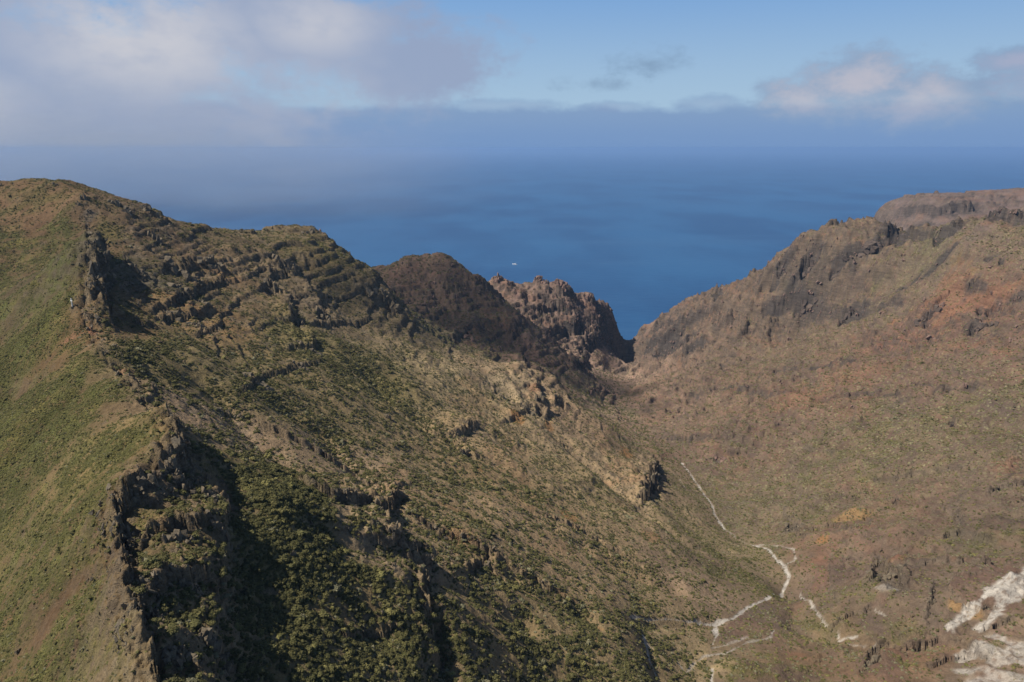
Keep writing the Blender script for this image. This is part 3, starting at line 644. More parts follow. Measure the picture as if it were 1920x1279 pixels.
gmix = (grass * np.where(onnear, 0.80 * sstep(fbm(GX, GY, 7, 4, 151, 0.7), -0.8, 0.0), np.where(bs > 0, 0.6, 0.45)))[..., None]
C_ = np.clip(C_ * (1 - gmix) + gcol * gmix, 0.01, 0.9)

# ----------------------------------------------------------------- ground meshes
ground, n = new_mat('ground')
geo = n.add('ShaderNodeNewGeometry'); att = n.add('ShaderNodeAttribute', attribute_name='colour'); am = n.add('ShaderNodeAttribute', attribute_name='masks')
pos = geo.outputs['Position']
sepm = n.add('ShaderNodeSeparateColor'); n.set(sepm, 0, am.outputs['Color'])
gr_m, rk_m, bd_m = sepm.outputs[0], sepm.outputs[1], sepm.outputs[2]
f1 = n.noise(pos, 0.9, 5, 0.7); f2 = n.noise(pos, 0.28, 5, 0.65); f3 = n.noise(n.vmath('MULTIPLY', pos, (1, 1, 2.2)), 0.12, 5, 0.6)
c = n.mix(1.0, att.outputs['Color'], n.mix(f1, (.35, .35, .35), (1.7, 1.7, 1.7)), 'MULTIPLY')
c = n.mix(1.0, c, n.mix(f2, (.6, .6, .62), (1.4, 1.38, 1.33)), 'MULTIPLY')
vor = n.add('ShaderNodeTexVoronoi'); n.set(vor, 'Vector', n.vmath('MULTIPLY', pos, (1, 1, 1))); n.set(vor, 'Scale', 0.75)
tuft = n.math('MULTIPLY', n.ss(vor.outputs['Distance'], 0.62, 0.25), n.ss(f2, 0.42, 0.6))
c = n.mix(n.math('MULTIPLY', n.math('MULTIPLY', tuft, gr_m), 0.75), c, n.mix(f3, (.05, .06, .018), (.12, .12, .035)))
cr_ = n.add('ShaderNodeTexVoronoi'); cr_.feature = 'DISTANCE_TO_EDGE'; n.set(cr_, 'Vector', n.vmath('MULTIPLY', pos, (1, 1, 1.4))); n.set(cr_, 'Scale', 0.33)
crack = n.math('MULTIPLY', n.ss(cr_.outputs['Distance'], 0.10, 0.0), rk_m)
# plants of the far slope, too small there to tell apart
vs_ = n.add('ShaderNodeTexVoronoi'); n.set(vs_, 'Vector', pos); n.set(vs_, 'Scale', 0.23); n.set(vs_, 'Randomness', 1.0)
sepv = n.add('ShaderNodeSeparateColor'); n.set(sepv, 0, vs_.outputs['Color'])
dot = n.math('MULTIPLY', n.ss(vs_.outputs['Distance'], 0.60, 0.34), n.ss(n.math('ADD', sepv.outputs[0], n.math('MULTIPLY', n.math('SUBTRACT', f3, 0.5), 1.6)), 0.38, 0.46))
dot = n.math('MULTIPLY', dot, am.outputs['Alpha'])
c = n.mix(n.math('MULTIPLY', dot, 0.85), c, n.mix(sepv.outputs[1], (.15, .145, .055), (.29, .27, .15)))
# thin beds in the rock
st_ = n.noise(n.vmath('MULTIPLY', pos, (.03, .03, .30)), 1.0, 5, 0.7)
c = n.mix(n.math('MULTIPLY', rk_m, 0.6), c, n.mix(1.0, c, n.mix(n.ss(st_, .36, .62), (.5, .48, .47), (1.25, 1.23, 1.2)), 'MULTIPLY'))
f5 = n.noise(pos, 0.055, 7, 0.72)
c = n.mix(1.0, c, n.mix(f5, (.45, .45, .46), (1.5, 1.48, 1.45)), 'MULTIPLY')
hh = n.math('ADD', n.math('MULTIPLY', f1, 0.9), n.math('MULTIPLY', f2, 1.6))
hh = n.math('SUBTRACT', hh, n.math('MULTIPLY', crack, 0.3))
hh = n.math('ADD', hh, n.math('MULTIPLY', dot, 1.2))
hh = n.math('ADD', hh, n.math('MULTIPLY', tuft, n.math('MULTIPLY', gr_m, 0.7)))
bp = n.add('ShaderNodeBump'); n.set(bp, 'Height', hh); n.set(bp, 'Strength', 0.9); n.set(bp, 'Distance', 1.1)
finish(n, c, 0.95, bp.outputs[0], 0.1)

fa, fb = to_q(GX, GY)
idx = np.arange(NA * NR).reshape(NR, NA)
quads = np.stack([idx[:-1, :-1], idx[:-1, 1:], idx[1:, 1:], idx[1:, :-1]], -1).reshape(-1, 4)
cell = lambda F: ((F[:-1, :-1] + F[1:, 1:] + F[:-1, 1:] + F[1:, :-1]) * 0.25).reshape(-1)
# region of every face = region of the nearest survey point
ra_, rb_ = to_q(SP[:, 0], SP[:, 1])
la, lb = GA[::6, ::6], GR[::6, ::6]
names = ['ridge', 'flank', 'mountain', 'crags', 'valley', 'slope', 'far_ridge', 'sea']
best = np.full(la.shape, 1e9); reg = np.zeros(la.shape, int)
for k in range(len(SP)):
    dd = (la - ra_[k]) ** 2 + (lb - rb_[k]) ** 2
    m = dd < best; best = np.where(m, dd, best); reg = np.where(m, names.index(REG[k]), reg)
jj = np.minimum(np.arange(NR - 1) // 6, reg.shape[0] - 1); ii = np.minimum(np.arange(NA - 1) // 6, reg.shape[1] - 1)
freg = reg[np.ix_(jj, ii)]
fcs = cs[:-1, :-1]; fcal = cal[:-1, :-1]
lr = (freg == 0) | (freg == 1)
freg = np.where(lr & (fcal > 0) & (fcal < 0.99), np.where(fcs > 0, 1, 0), freg)
bsd = bs[:-1, :-1]
freg = np.where((freg == 4) | (freg == 7), np.where(bsd > 0, 5, np.where(GR[:-1, :-1] > math.log(1900), 3, np.where(GR[:-1, :-1] > math.log(1250), 2, 1))), freg)
freg = freg.reshape(-1)
cz_ = cell(Z); cb = cell(bedm)
freg = np.where(cb > 0.55, 9, freg)
keep = cz_ > -25
ALLV = np.stack([GX, GY, Z], -1).reshape(-1, 3).astype(np.float32)
COL = np.concatenate([C_, np.ones(C_.shape[:2] + (1,))], -1).reshape(-1, 4).astype(np.float32)
SPK = z_small * (bs > 0) * sstep(RR, 650, 1000) * (1 - rock_m) * (1 - bedm)
MSK = np.stack([grass, rock_m, bedm, SPK], -1).reshape(-1, 4).astype(np.float32)
def raw_mesh(name, v, f, mat):
    me = bpy.data.meshes.new(name)
    k = f.shape[1]
    me.vertices.add(len(v)); me.vertices.foreach_set('co', np.ascontiguousarray(v, dtype=np.float32).ravel())
    me.loops.add(len(f) * k); me.loops.foreach_set('vertex_index', np.ascontiguousarray(f, dtype=np.int32).ravel())
    me.polygons.add(len(f)); me.polygons.foreach_set('loop_start', (np.arange(len(f)) * k).astype(np.int32))
    me.update(calc_edges=True)
    if mat: me.materials.append(mat)
    return me
def structure(name, me, label):
    o = bpy.data.objects.new(name, me); scene.collection.objects.link(o)
    o['kind'] = 'structure'; o['label'] = label
    return o
TERR = [(0, 'grassy_ridge', 'grassy green slope of the near ridge falling to the left of its jagged crest'),
        (1, 'hillside', 'scrub covered hillside with rock ledges descending from the ridge to the valley'),
        (2, 'mountain', 'dark brown rounded mountain standing behind the scrub covered hillside'),
        (3, 'sea_cliffs', 'jagged reddish crags standing above the sea at the valley mouth'),
        (5, 'valley_slope', 'long reddish brown slope dotted with pale shrubs across the valley'),
        (6, 'far_ridge', 'hazy purple brown ridge beyond the long slope, nearest the sea horizon'),
        (9, 'dry_streambed', 'pale washed out dry stream beds in the valley floor')]
for code, nm, lb_ in TERR:
    sel = keep & (freg == code)
    if not sel.any(): continue
    f = quads[sel]
    used, inv = np.unique(f, return_inverse=True)
    me = raw_mesh(nm, ALLV[used], inv.reshape(-1, 4), ground)
    for an, src in (('colour', COL), ('masks', MSK)):
        at_ = me.color_attributes.new(an, 'FLOAT_COLOR', 'POINT'); at_.data.foreach_set('color', src[used].ravel())
    structure(nm, me, lb_)

# ----------------------------------------------------------------- the sea
sea_m, n = new_mat('sea_water')
g_ = n.add('ShaderNodeNewGeometry'); p_ = g_.outputs['Position']
sw = n.noise(n.vmath('MULTIPLY', p_, (0.6, 1.0, 1)), 0.022, 6, 0.6)
sw2 = n.noise(n.vmath('MULTIPLY', p_, (1.0, 0.45, 1)), 0.0012, 5, 0.55)
sw3 = n.noise(n.vmath('MULTIPLY', p_, (0.5, 1.3, 1)), 0.00025, 4, 0.5)
cc = n.mix(n.ss(sw2, 0.38, 0.62), (.009, .056, .158), (.016, .086, .212))
sw4 = n.noise(n.vmath('MULTIPLY', p_, (0.3, 1.6, 1)), 0.0009, 6, 0.65)
cc = n.mix(n.math('MULTIPLY', n.ss(sw4, 0.48, 0.7), 0.5), cc, (.030, .10, .22))
cc = n.mix(n.math('MULTIPLY', n.ss(sw3, 0.45, 0.75), 0.5), cc, (.022, .092, .215))
b_ = n.add('ShaderNodeBump'); n.set(b_, 'Height', sw); n.set(b_, 'Strength', 1.0); n.set(b_, 'Distance', 2.2)
bs_ = finish(n, cc, 0.42, b_.outputs[0], 0.35)
R = 150000.0
ang = np.linspace(0, 2 * np.pi, 129)[:-1]
rings = [0.0, 3000, 9000, 30000, 80000, R]
sv = [[0, 0, 0]]; sf = []
for r_ in rings[1:]: sv += [[math.cos(a_) * r_, math.sin(a_) * r_, 0] for a_ in ang]
sea_f = []
for i in range(128): sea_f.append((0, 1 + i, 1 + (i + 1) % 128))
for k in range(len(rings) - 2):
    for i in range(128):
        a_, b2 = 1 + k * 128 + i, 1 + k * 128 + (i + 1) % 128
        sea_f.append((a_, a_ + 128, b2 + 128)); sea_f.append((a_, b2 + 128, b2))
me = raw_mesh('sea', np.array(sv), np.array(sea_f), sea_m)
structure('sea', me, 'deep blue sea reaching from the valley mouth to the horizon')

# ----------------------------------------------------------------- haze
hz, n = new_mat('haze')
pv_ = n.add('ShaderNodeVolumePrincipled')
n.set(pv_, 'Color', (.31, .50, .80)); n.set(pv_, 'Density', 0.000032); n.set(pv_, 'Anisotropy', 0.1)
o_ = n.add('ShaderNodeOutputMaterial'); n.l.new(pv_.outputs[0], o_.inputs['Volume'])
def box_mesh(name, lo, hi, mat):
    v = [(x, y, z) for x in (lo[0], hi[0]) for y in (lo[1], hi[1]) for z in (lo[2], hi[2])]
    f = [(0, 1, 3, 2), (4, 6, 7, 5), (0, 4, 5, 1), (2, 3, 7, 6), (0, 2, 6, 4), (1, 5, 7, 3)]
    me = bpy.data.meshes.new(name); me.from_pydata(v, [], f); me.materials.append(mat); return me
ho = bpy.data.objects.new('haze', box_mesh('haze', (-155000, -155000, -70), (155000, 155000, 720), hz))
scene.collection.objects.link(ho); ho['kind'] = 'stuff'; ho['label'] = 'thin blue haze over the valley and the sea'

# ----------------------------------------------------------------- what shows from the air
ang_el = (Z - H) / RR
runmax = np.maximum.accumulate(ang_el, axis=0)
VIS = (ang_el > runmax - 0.012) & (np.abs(GA) < math.radians(43)) & (Z > 1.0)
# behind the picture's lower edge nothing is seen
low_edge = ang_el > -math.tan(math.radians(44.5)) / 1.0
VIS &= low_edge

rng = np.random.default_rng(12)
def scatter(density, seed):
    """random places on the ground, density per square metre; returns x, y, z and grid row, column"""
    r_ = np.random.default_rng(seed)
    area = (RR[:-1, :-1] * (ga[1] - ga[0])) * (RR[1:, :-1] - RR[:-1, :-1])
    lam = np.where(VIS[:-1, :-1], density[:-1, :-1] * area, 0)
    cnt = r_.poisson(lam)
    j, i = np.nonzero(cnt); rep = cnt[j, i]
    j = np.repeat(j, rep); i = np.repeat(i, rep)
    fj, fi = r_.random(len(j)), r_.random(len(j))
    a = ga[i] + fi * (ga[1] - ga[0]); b = gr[j] + fj * (gr[1] - gr[0])
    x, y = np.sin(a) * np.exp(b), np.cos(a) * np.exp(b)
    return x, y, sample(Z, x, y), j, i

def leaf_mat(name, c1, c2, tip):
    m, n = new_mat(name)
    oi = n.add('ShaderNodeObjectInfo'); ge = n.add('ShaderNodeNewGeometry')
    rp = ge.outputs['Random Per Island']
    c = n.mix(oi.outputs['Random'], c1, c2)
    c = n.mix(n.math('MULTIPLY', n.ss(rp, 0.35, 1.0), 0.75), c, tip)
    c = n.mix(n.math('MULTIPLY', n.ss(rp, 0.3, 0.0), 0.5), c, tuple(k * 0.45 for k in c1))
    b = finish(n, c, 0.75, None, 0.15)
    return m
M_dark = leaf_mat('scrub_leaves', (.058, .060, .021), (.105, .096, .035), (.15, .132, .05))
M_olive = leaf_mat('olive_leaves', (.085, .085, .030), (.14, .125, .045), (.18, .165, .06))
M_yel = leaf_mat('yellow_green_leaves', (.15, .14, .045), (.22, .195, .07), (.27, .24, .09))
M_grey = leaf_mat('grey_green_leaves', (.14, .135, .075), (.24, .22, .125), (.30, .275, .17))
M_dry = leaf_mat('dry_twigs', (.13, .095, .055), (.20, .15, .09), (.26, .20, .12))
M_tuft = leaf_mat('tuft_leaves', (.085, .095, .028), (.14, .13, .04), (.19, .17, .055))

def shrub_mesh(name, mat, seed, leaves=90, lobes=4, flat=0.7, size=0.22):
    r_ = random.Random(seed)
    lob = [(r_.uniform(-.45, .45), r_.uniform(-.45, .45), r_.uniform(.1, .45) * flat, r_.uniform(.42, .68)) for _ in range(lobes)]
    V, F = [], []
    for lx_, ly_, lz_, lr_ in lob:                         # inner mass of twigs
        b0 = len(V)
        for k in range(3):
            for q in range(6):
                t = q / 6 * 6.283 + k * .5; el_ = [-.25, .35, .95][k]
                rr_ = lr_ * .72 * r_.uniform(.85, 1.1)
                V.append((lx_ + math.cos(t) * math.cos(el_) * rr_, ly_ + math.sin(t) * math.cos(el_) * rr_, lz_ + math.sin(el_) * rr_ * flat))
        V.append((lx_, ly_, lz_ + lr_ * .72 * flat))
        for k in range(2):
            for q in range(6):
                a_, c_ = b0 + k * 6 + q, b0 + k * 6 + (q + 1) % 6
                F.append((a_, c_, c_ + 6, a_ + 6))
        for q in range(6): F.append((b0 + 12 + q, b0 + 12 + (q + 1) % 6, b0 + 18))
    for _ in range(leaves):
        lx_, ly_, lz_, lr_ = r_.choice(lob)
        t = r_.uniform(0, 6.283); zz_ = r_.uniform(-.35, 1)
        h_ = math.sqrt(max(0, 1 - zz_ * zz_)); d_ = mathutils.Vector((math.cos(t) * h_, math.sin(t) * h_, zz_))
        c_ = mathutils.Vector((lx_, ly_, lz_)) + mathutils.Vector((d_.x, d_.y, d_.z * flat)) * lr_ * r_.uniform(.75, 1.12)
        nrm = (d_ + mathutils.Vector((r_.uniform(-.8, .8), r_.uniform(-.8, .8), r_.uniform(-.3, .9)))).normalized()
        u_ = nrm.orthogonal().normalized(); w_ = nrm.cross(u_); s1, s2 = size * r_.uniform(.6, 1.2), size * r_.uniform(.4, .9)
        ro = r_.uniform(0, 3.14); u2 = u_ * math.cos(ro) + w_ * math.sin(ro); w2 = nrm.cross(u2)
        b0 = len(V)
        for sx, sy in ((-1, -.6), (.2, -1), (1, .1), (.1, 1)):
            V.append(tuple(c_ + u2 * s1 * sx * .5 + w2 * s2 * sy * .5 + nrm * .05 * size * (1 if sx > 0 else -1)))
        F.append((b0, b0 + 1, b0 + 2, b0 + 3))
    me = bpy.data.meshes.new(name); me.from_pydata([tuple(v) for v in V], [], F); me.materials.append(mat)
    return me

rockm, n = new_mat('lava_rock')
ge = n.add('ShaderNodeNewGeometry'); oi = n.add('ShaderNodeObjectInfo'); p_ = ge.outputs['Position']
q1 = n.noise(p_, 0.35, 5, 0.65); q2 = n.noise(p_, 1.6, 4, 0.7)
c = n.mix(n.ss(q1, 0.35, 0.68), (.105, .09, .07), (.225, .185, .13))
c = n.mix(n.math('MULTIPLY', oi.outputs['Random'], 0.4), c, (.15, .12, .085))
c = n.mix(1.0, c, n.mix(q2, (.5, .5, .52), (1.45, 1.42, 1.35)), 'MULTIPLY')
bp = n.add('ShaderNodeBump'); n.set(bp, 'Height', n.math('ADD', q2, q1)); n.set(bp, 'Strength', 0.8); n.set(bp, 'Distance', 0.5)
finish(n, c, 0.93, bp.outputs[0], 0.15)
redm, n = new_mat('red_lava_rock')
ge = n.add('ShaderNodeNewGeometry'); p_ = ge.outputs['Position']
q1 = n.noise(n.vmath('MULTIPLY', p_, (1, 1, 2.5)), 0.10, 5, 0.65); q2 = n.noise(p_, 0.5, 4, 0.7)
c = n.mix(n.ss(q1, 0.3, 0.7), (.15, .108, .09), (.29, .19, .155))
c = n.mix(1.0, c, n.mix(q2, (.6, .6, .6), (1.35, 1.33, 1.3)), 'MULTIPLY')
bp = n.add('ShaderNodeBump'); n.set(bp, 'Height', n.math('ADD', q2, q1)); n.set(bp, 'Strength', 0.9); n.set(bp, 'Distance', 1.5)
finish(n, c, 0.93, bp.outputs[0], 0.12)

darkm, n = new_mat('dark_layered_lava')
ge = n.add('ShaderNodeNewGeometry'); p_ = ge.outputs['Position']
q1 = n.noise(n.vmath('MULTIPLY', p_, (.3, .3, 2.5)), 0.15, 5, 0.7); q2 = n.noise(p_, 0.5, 4, 0.7)
c = n.mix(n.ss(q1, 0.3, 0.7), (.075, .062, .056), (.155, .115, .092))
c = n.mix(1.0, c, n.mix(q2, (.6, .6, .6), (1.35, 1.33, 1.3)), 'MULTIPLY')
bp = n.add('ShaderNodeBump'); n.set(bp, 'Height', n.math('ADD', q2, q1)); n.set(bp, 'Strength', 0.9); n.set(bp, 'Distance', 1.5)
finish(n, c, 0.93, bp.outputs[0], 0.12)

import bmesh
def block(bm, r_, c, w, d, h, lean=0.12, npt=13):
    """one angular block of rock: the hull of scattered points, narrower at the top"""
    vs = []
    rot = r_.uniform(0, 3.14); cr_, sr_ = math.cos(rot), math.sin(rot)
    lx_, ly_ = r_.uniform(-lean, lean) * h, r_.uniform(-lean, lean) * h
    for k in range(npt):
        t = k / npt * 6.283 * 2.3 + r_.uniform(-.3, .3); zf = [0.0, 0.45, 1.0][k % 3] if k % 3 < 2 else r_.uniform(.82, 1.0)
        rad = (1.0 - 0.45 * zf * r_.uniform(.3, 1.2)) * r_.uniform(.82, 1.08)
        x, y = math.cos(t) * rad * w * .5, math.sin(t) * rad * d * .5
        vs.append(bm.verts.new((c[0] + x * cr_ - y * sr_ + lx_ * zf, c[1] + x * sr_ + y * cr_ + ly_ * zf, c[2] + zf * h)))
    res = bmesh.ops.convex_hull(bm, input=vs, use_existing_faces=False)
    junk = [g for g in set(res['geom_interior']) | set(res['geom_unused']) if isinstance(g, bmesh.types.BMVert)]
    if junk: bmesh.ops.delete(bm, geom=[v for v in junk if v.is_valid], context='VERTS')
def rock_mesh(name, seed, blocks, w, h, mat, spread=0.5, ground=None, origin=(0, 0, 0), axis=(1, 0)):
    """a cluster of blocks strung along axis; ground follows the terrain"""
    r_ = random.Random(seed); bm = bmesh.new()
    for k in range(blocks):
        t = (r_.random() - .5) * w; o_ = (r_.random() - .5) * w * spread
        x, y = axis[0] * t - axis[1] * o_, axis[1] * t + axis[0] * o_
        f_ = 1 - 0.5 * abs(t) / (w * .5 + 1e-6)
        bw = w * r_.uniform(.26, .50) * (1.2 if blocks < 8 else 0.9); bh = h * r_.uniform(.45, 1.0) * f_
        gz = 0
        if ground is not None: gz = float(sample(Z, origin[0] + x, origin[1] + y)) - origin[2]
        sink = bw * .35 + 0.5
        block(bm, r_, (x, y, gz - sink), bw, bw * r_.uniform(.6, 1.1), bh + sink)
    me = bpy.data.meshes.new(name); bm.to_mesh(me); bm.free(); me.materials.append(mat)
    return me

def proto_collection(name, meshes):
    col = bpy.data.collections.new(name)
    for k, me in enumerate(meshes):
        o = bpy.data.objects.new('%s_%02d' % (name, k), me); col.objects.link(o)
    return col
def instances(name, label, x, y, z, scale, rot, idx_, col):
    me = bpy.data.meshes.new(name)
    n_ = len(x)
    me.vertices.add(n_); me.vertices.foreach_set('co', np.stack([x, y, z], -1).astype(np.float32).ravel())
    a = me.attributes.new('grow', 'FLOAT_VECTOR', 'POINT'); a.data.foreach_set('vector', scale.astype(np.float32).ravel())
    a = me.attributes.new('turn', 'FLOAT_VECTOR', 'POINT'); a.data.foreach_set('vector', rot.astype(np.float32).ravel())
    a = me.attributes.new('pick', 'INT', 'POINT'); a.data.foreach_set('value', idx_.astype(np.int32))
    o = bpy.data.objects.new(name, me); scene.collection.objects.link(o)
    ng = bpy.data.node_groups.new(name, 'GeometryNodeTree')
    ng.interface.new_socket(name='Geometry', in_out='INPUT', socket_type='NodeSocketGeometry')
    ng.interface.new_socket(name='Geometry', in_out='OUTPUT', socket_type='NodeSocketGeometry')
    gi, go = ng.nodes.new('NodeGroupInput'), ng.nodes.new('NodeGroupOutput')
    iop = ng.nodes.new('GeometryNodeInstanceOnPoints'); ci = ng.nodes.new('GeometryNodeCollectionInfo')
    ci.inputs[0].default_value = col; ci.inputs['Separate Children'].default_value = True; ci.inputs['Reset Children'].default_value = True
    def na(nm, t):
        q = ng.nodes.new('GeometryNodeInputNamedAttribute'); q.data_type = t; q.inputs[0].default_value = nm; return q.outputs[0]
    L = ng.links.new
    L(gi.outputs[0], iop.inputs['Points']); L(ci.outputs[0], iop.inputs['Instance'])
    iop.inputs['Pick Instance'].default_value = True
    L(na('pick', 'INT'), iop.inputs['Instance Index']); L(na('turn', 'FLOAT_VECTOR'), iop.inputs['Rotation']); L(na('grow', 'FLOAT_VECTOR'), iop.inputs['Scale'])
    L(iop.outputs[0], go.inputs[0])
    md = o.modifiers.new('scatter', 'NODES'); md.node_group = ng
    o['kind'] = 'stuff'; o['label'] = label
    return o

KIND = {}
kinds = [('dark', M_dark, 3), ('olive', M_olive, 2), ('yellow', M_yel, 2), ('grey', M_grey, 2), ('dry', M_dry, 1)]
shrub_meshes = []; kind_of = []
for nm, mt, cnt in kinds:
    KIND[nm] = []
    for k in range(cnt):
        KIND[nm].append(len(shrub_meshes)); kind_of.append(nm)
        shrub_meshes.append(shrub_mesh('%s_shrub' % nm, mt, 10 * len(shrub_meshes) + 3, leaves=110 if nm == 'dark' else 80, lobes=5 if nm == 'dark' else 4, size=0.24))
tuft_meshes = [shrub_mesh('tuft', M_tuft, 77 + k, leaves=34, lobes=2, flat=.6, size=.38) for k in range(3)] + [shrub_mesh('tuft_yellow', M_yel, 97, leaves=34, lobes=2, flat=.6, size=.38), shrub_mesh('tuft_grey', M_grey, 98, leaves=34, lobes=2, flat=.6, size=.38)]

def pick_kinds(u, table):
    """table: list of (cumulative probability array or value, kind)"""
    out = np.zeros(len(u), int); done = np.zeros(len(u), bool)
    c_ = 0
    for pr, kd in table:
        c_ = c_ + pr
        m = (~done) & (u < c_)
        ids = np.array(KIND[kd]); out[m] = ids[rng.integers(0, len(ids), m.sum())]; done |= m
    out[~done] = KIND[table[-1][1]][0]
    return out

clump = sstep(n2 * 0.7 + n1 * 0.55 + (z_bush - 0.5) * 1.3, -0.25, 0.35)
gul = np.zeros_like(Z)
for uv, w in [([(640,640),(700,710),(740,760),(800,800),(860,835)],11),([(470,730),(560,780),(620,820),(665,870),(720,925)],11),([(750,940),(840,1000),(930,1060),(1010,1110),(1100,1150)],8),
              ([(1110,1020),(1160,1050),(1230,1075)],9),([(560,660),(620,690),(680,700)],12),([(1290,1000),(1400,1080),(1450,1120)],8)]:
    d, _, al = seg_dist(GX, GY, world_line(uv)); gul = np.maximum(gul, np.exp(-(d / w) ** 2))
dens_b = (0.03 + np.where(RR > 380, 0.42, 0.62) * np.maximum(clump * np.clip(z_bush * 1.2, 0, 1), gul * 0.9)) * (1 - 0.75 * rock_m) * (1 - sstep(bedm, .05, .3)) * (1 - 0.6 * steep) * np.clip(np.hypot(1, slope), 1, 3)
dens_b = np.where(onnear, dens_b * 0.5, dens_b) * (RR < 1150) * (GX < 1e5)
rightside = (bs < 0) if False else (bs > 0)
dens_b = np.where(rightside, dens_b * 0.4, dens_b)
bx, by, bz, bj, bi = scatter(dens_b, 5)
gs = z_bush[bj, bi]
bsize = (0.85 + 0.5 * gs) * np.exp(rng.normal(0, 0.40, len(bx))) * np.where(onnear[bj, bi], 0.6, 1.0)
bu = rng.random(len(bx))
bk = pick_kinds(bu, [(0.35 + 0.40 * gs, 'dark'), (0.32 - 0.12 * gs, 'olive'), (0.05, 'yellow'), (0.12 - 0.08 * gs, 'grey'), (1.0, 'dry')])
# small pale shrubs of the dry slopes
dens_s = np.where(rightside, 0.26, 0.42) * z_small * (1 - 0.65 * rock_m) * (1 - sstep(bedm, .05, .3)) * sstep(n2 + 0.6 * n1, -0.7, 0.4)
dens_s = dens_s * np.where(RR > 1100, 0.65, 1) * np.where(rightside, 1.0, 0.95) * (1 - 0.8 * steep) * (RR < 2300)
dens_s = np.where(onnear, dens_s * 2.2, dens_s)
sx_, sy_, sz_, sj, si = scatter(dens_s, 6)
rs = rightside[sj, si]
ssize = np.exp(rng.normal(0, 0.3, len(sx_))) * np.where(RR[sj, si] > 1100, 1.55, np.where(rs, 1.15, 0.9)) * np.where(onnear[sj, si], 0.85, 1.0)
su = rng.random(len(sx_))
gsl = z_grass[sj, si]
sk = pick_kinds(su, [(np.where(rs, 0.04, 0.24), 'dark'), (np.where(rs, 0.26, 0.40), 'olive'), (0.10 + 0.30 * gsl, 'yellow'), (np.where(rs, 0.30, 0.18), 'grey'), (1.0, 'dry')])
X_ = np.concatenate([bx, sx_]); Y_ = np.concatenate([by, sy_]); Z_ = np.concatenate([bz, sz_])
SZ = np.concatenate([bsize, ssize]); KI = np.concatenate([bk, sk]); NEARS = np.concatenate([onnear[bj, bi], onnear[sj, si]]); RS = np.concatenate([rightside[bj, bi], rs])
rot = np.stack([rng.normal(0, .12, len(X_)), rng.normal(0, .12, len(X_)), rng.random(len(X_)) * 6.283], -1)
scl = np.stack([SZ * rng.uniform(.85, 1.2, len(X_)), SZ * rng.uniform(.85, 1.2, len(X_)), SZ * rng.uniform(.7, 1.15, len(X_))], -1)
# the 300 that show largest stand on their own
dist = np.sqrt(X_ ** 2 + Y_ ** 2 + (H - Z_) ** 2)
fwd = Y_ * cp + (H - Z_) * sp
uu = 960 + FPX * X_ / fwd; vv = 639.5 - FPX * ((Z_ - H) * cp + Y_ * sp) / fwd
inside = (uu > 8) & (uu < 1912) & (vv > 0) & (vv < 1270)
vis_here = np.concatenate([(ang_el > runmax - 0.001)[bj, bi], (ang_el > runmax - 0.001)[sj, si]])
score = np.where(inside & vis_here, SZ / dist, 0)
top = np.argsort(-score)[:300]
rest = np.ones(len(X_), bool); rest[top] = False
pcol = proto_collection('shrub_kinds', shrub_meshes)
instances('scrub', 'dense scrub and scattered bushes covering the slopes', X_[rest], Y_[rest], Z_[rest] - 0.1, scl[rest], rot[rest], KI[rest], pcol)
print('shrubs', len(X_))
# low tufts on the green slope and between the bushes
dens_t = 1.5 * grass * np.where(onnear, 1.0, 0.35) * (RR < 620) * (1 - rock_m * .8) * (1 - steep)
tx, ty, tz, tj, ti = scatter(dens_t, 8)
ts = 0.55 * np.exp(rng.normal(0, .32, len(tx)))
yel_ = yell[tj, ti]; tu_ = rng.random(len(tx))
tk = np.where(tu_ < 0.08 + 0.4 * yel_, 3, np.where(tu_ > 0.88, 4, rng.integers(0, 3, len(tx))))
instances('grass_tufts', 'low green and yellowish tufts on the grassy ridge', tx, ty, tz - 0.05, np.stack([ts, ts, ts * .8], -1), np.stack([tu_ * 0, tu_ * 0, tu_ * 50], -1), tk, proto_collection('tuft_kinds', tuft_meshes))
print('tufts', len(tx))
# loose stones and small outcrops
st_meshes = []
for k in range(6): st_meshes.append(rock_mesh('stone', 200 + k, [1, 1, 2, 3, 4, 3][k], 1.6, [.8, 1.0, 1.1, 1.2, 1.1, 1.5][k], rockm, 0.7))
dens_r = (0.010 + 0.10 * rock_m * sstep(n2, -0.4, 0.5) + 0.20 * np.clip(crag, 0, 1) * sstep(n2, -.3, .6) + 0.14 * np.clip(riser, 0, 1)) * (1 - sstep(bedm, .05, .3)) * (RR < 1100) * np.where(rightside, 0.35, 1) * np.where(onnear & (cd > 8), 0.25, 1)
dens_r = dens_r * np.clip(np.hypot(1, slope), 1, 7) * (1 + 0.8 * steep)
rx, ry, rz, rj, ri = scatter(dens_r, 9)
rsz = 0.75 * np.exp(rng.normal(0, .45, len(rx))) * (1 + 0.5 * np.clip(crag, 0, 1)[rj, ri]) * (1 + 0.3 * steep[rj, ri]) * np.where(onnear[rj, ri], 0.7, 1)
ru = rng.random(len(rx))
instances('loose_stones', 'grey brown lava stones and small crags strewn over the slopes', rx, ry, rz - 0.3, np.stack([rsz, rsz * rng.uniform(.7, 1.2, len(rx)), rsz * rng.uniform(.6, 1.1, len(rx))], -1), np.stack([rng.normal(0, .45, len(rx)), rng.normal(0, .45, len(rx)), ru * 6.283], -1), rng.integers(0, 6, len(rx)), proto_collection('stone_kinds', st_meshes))
print('stones', len(rx))
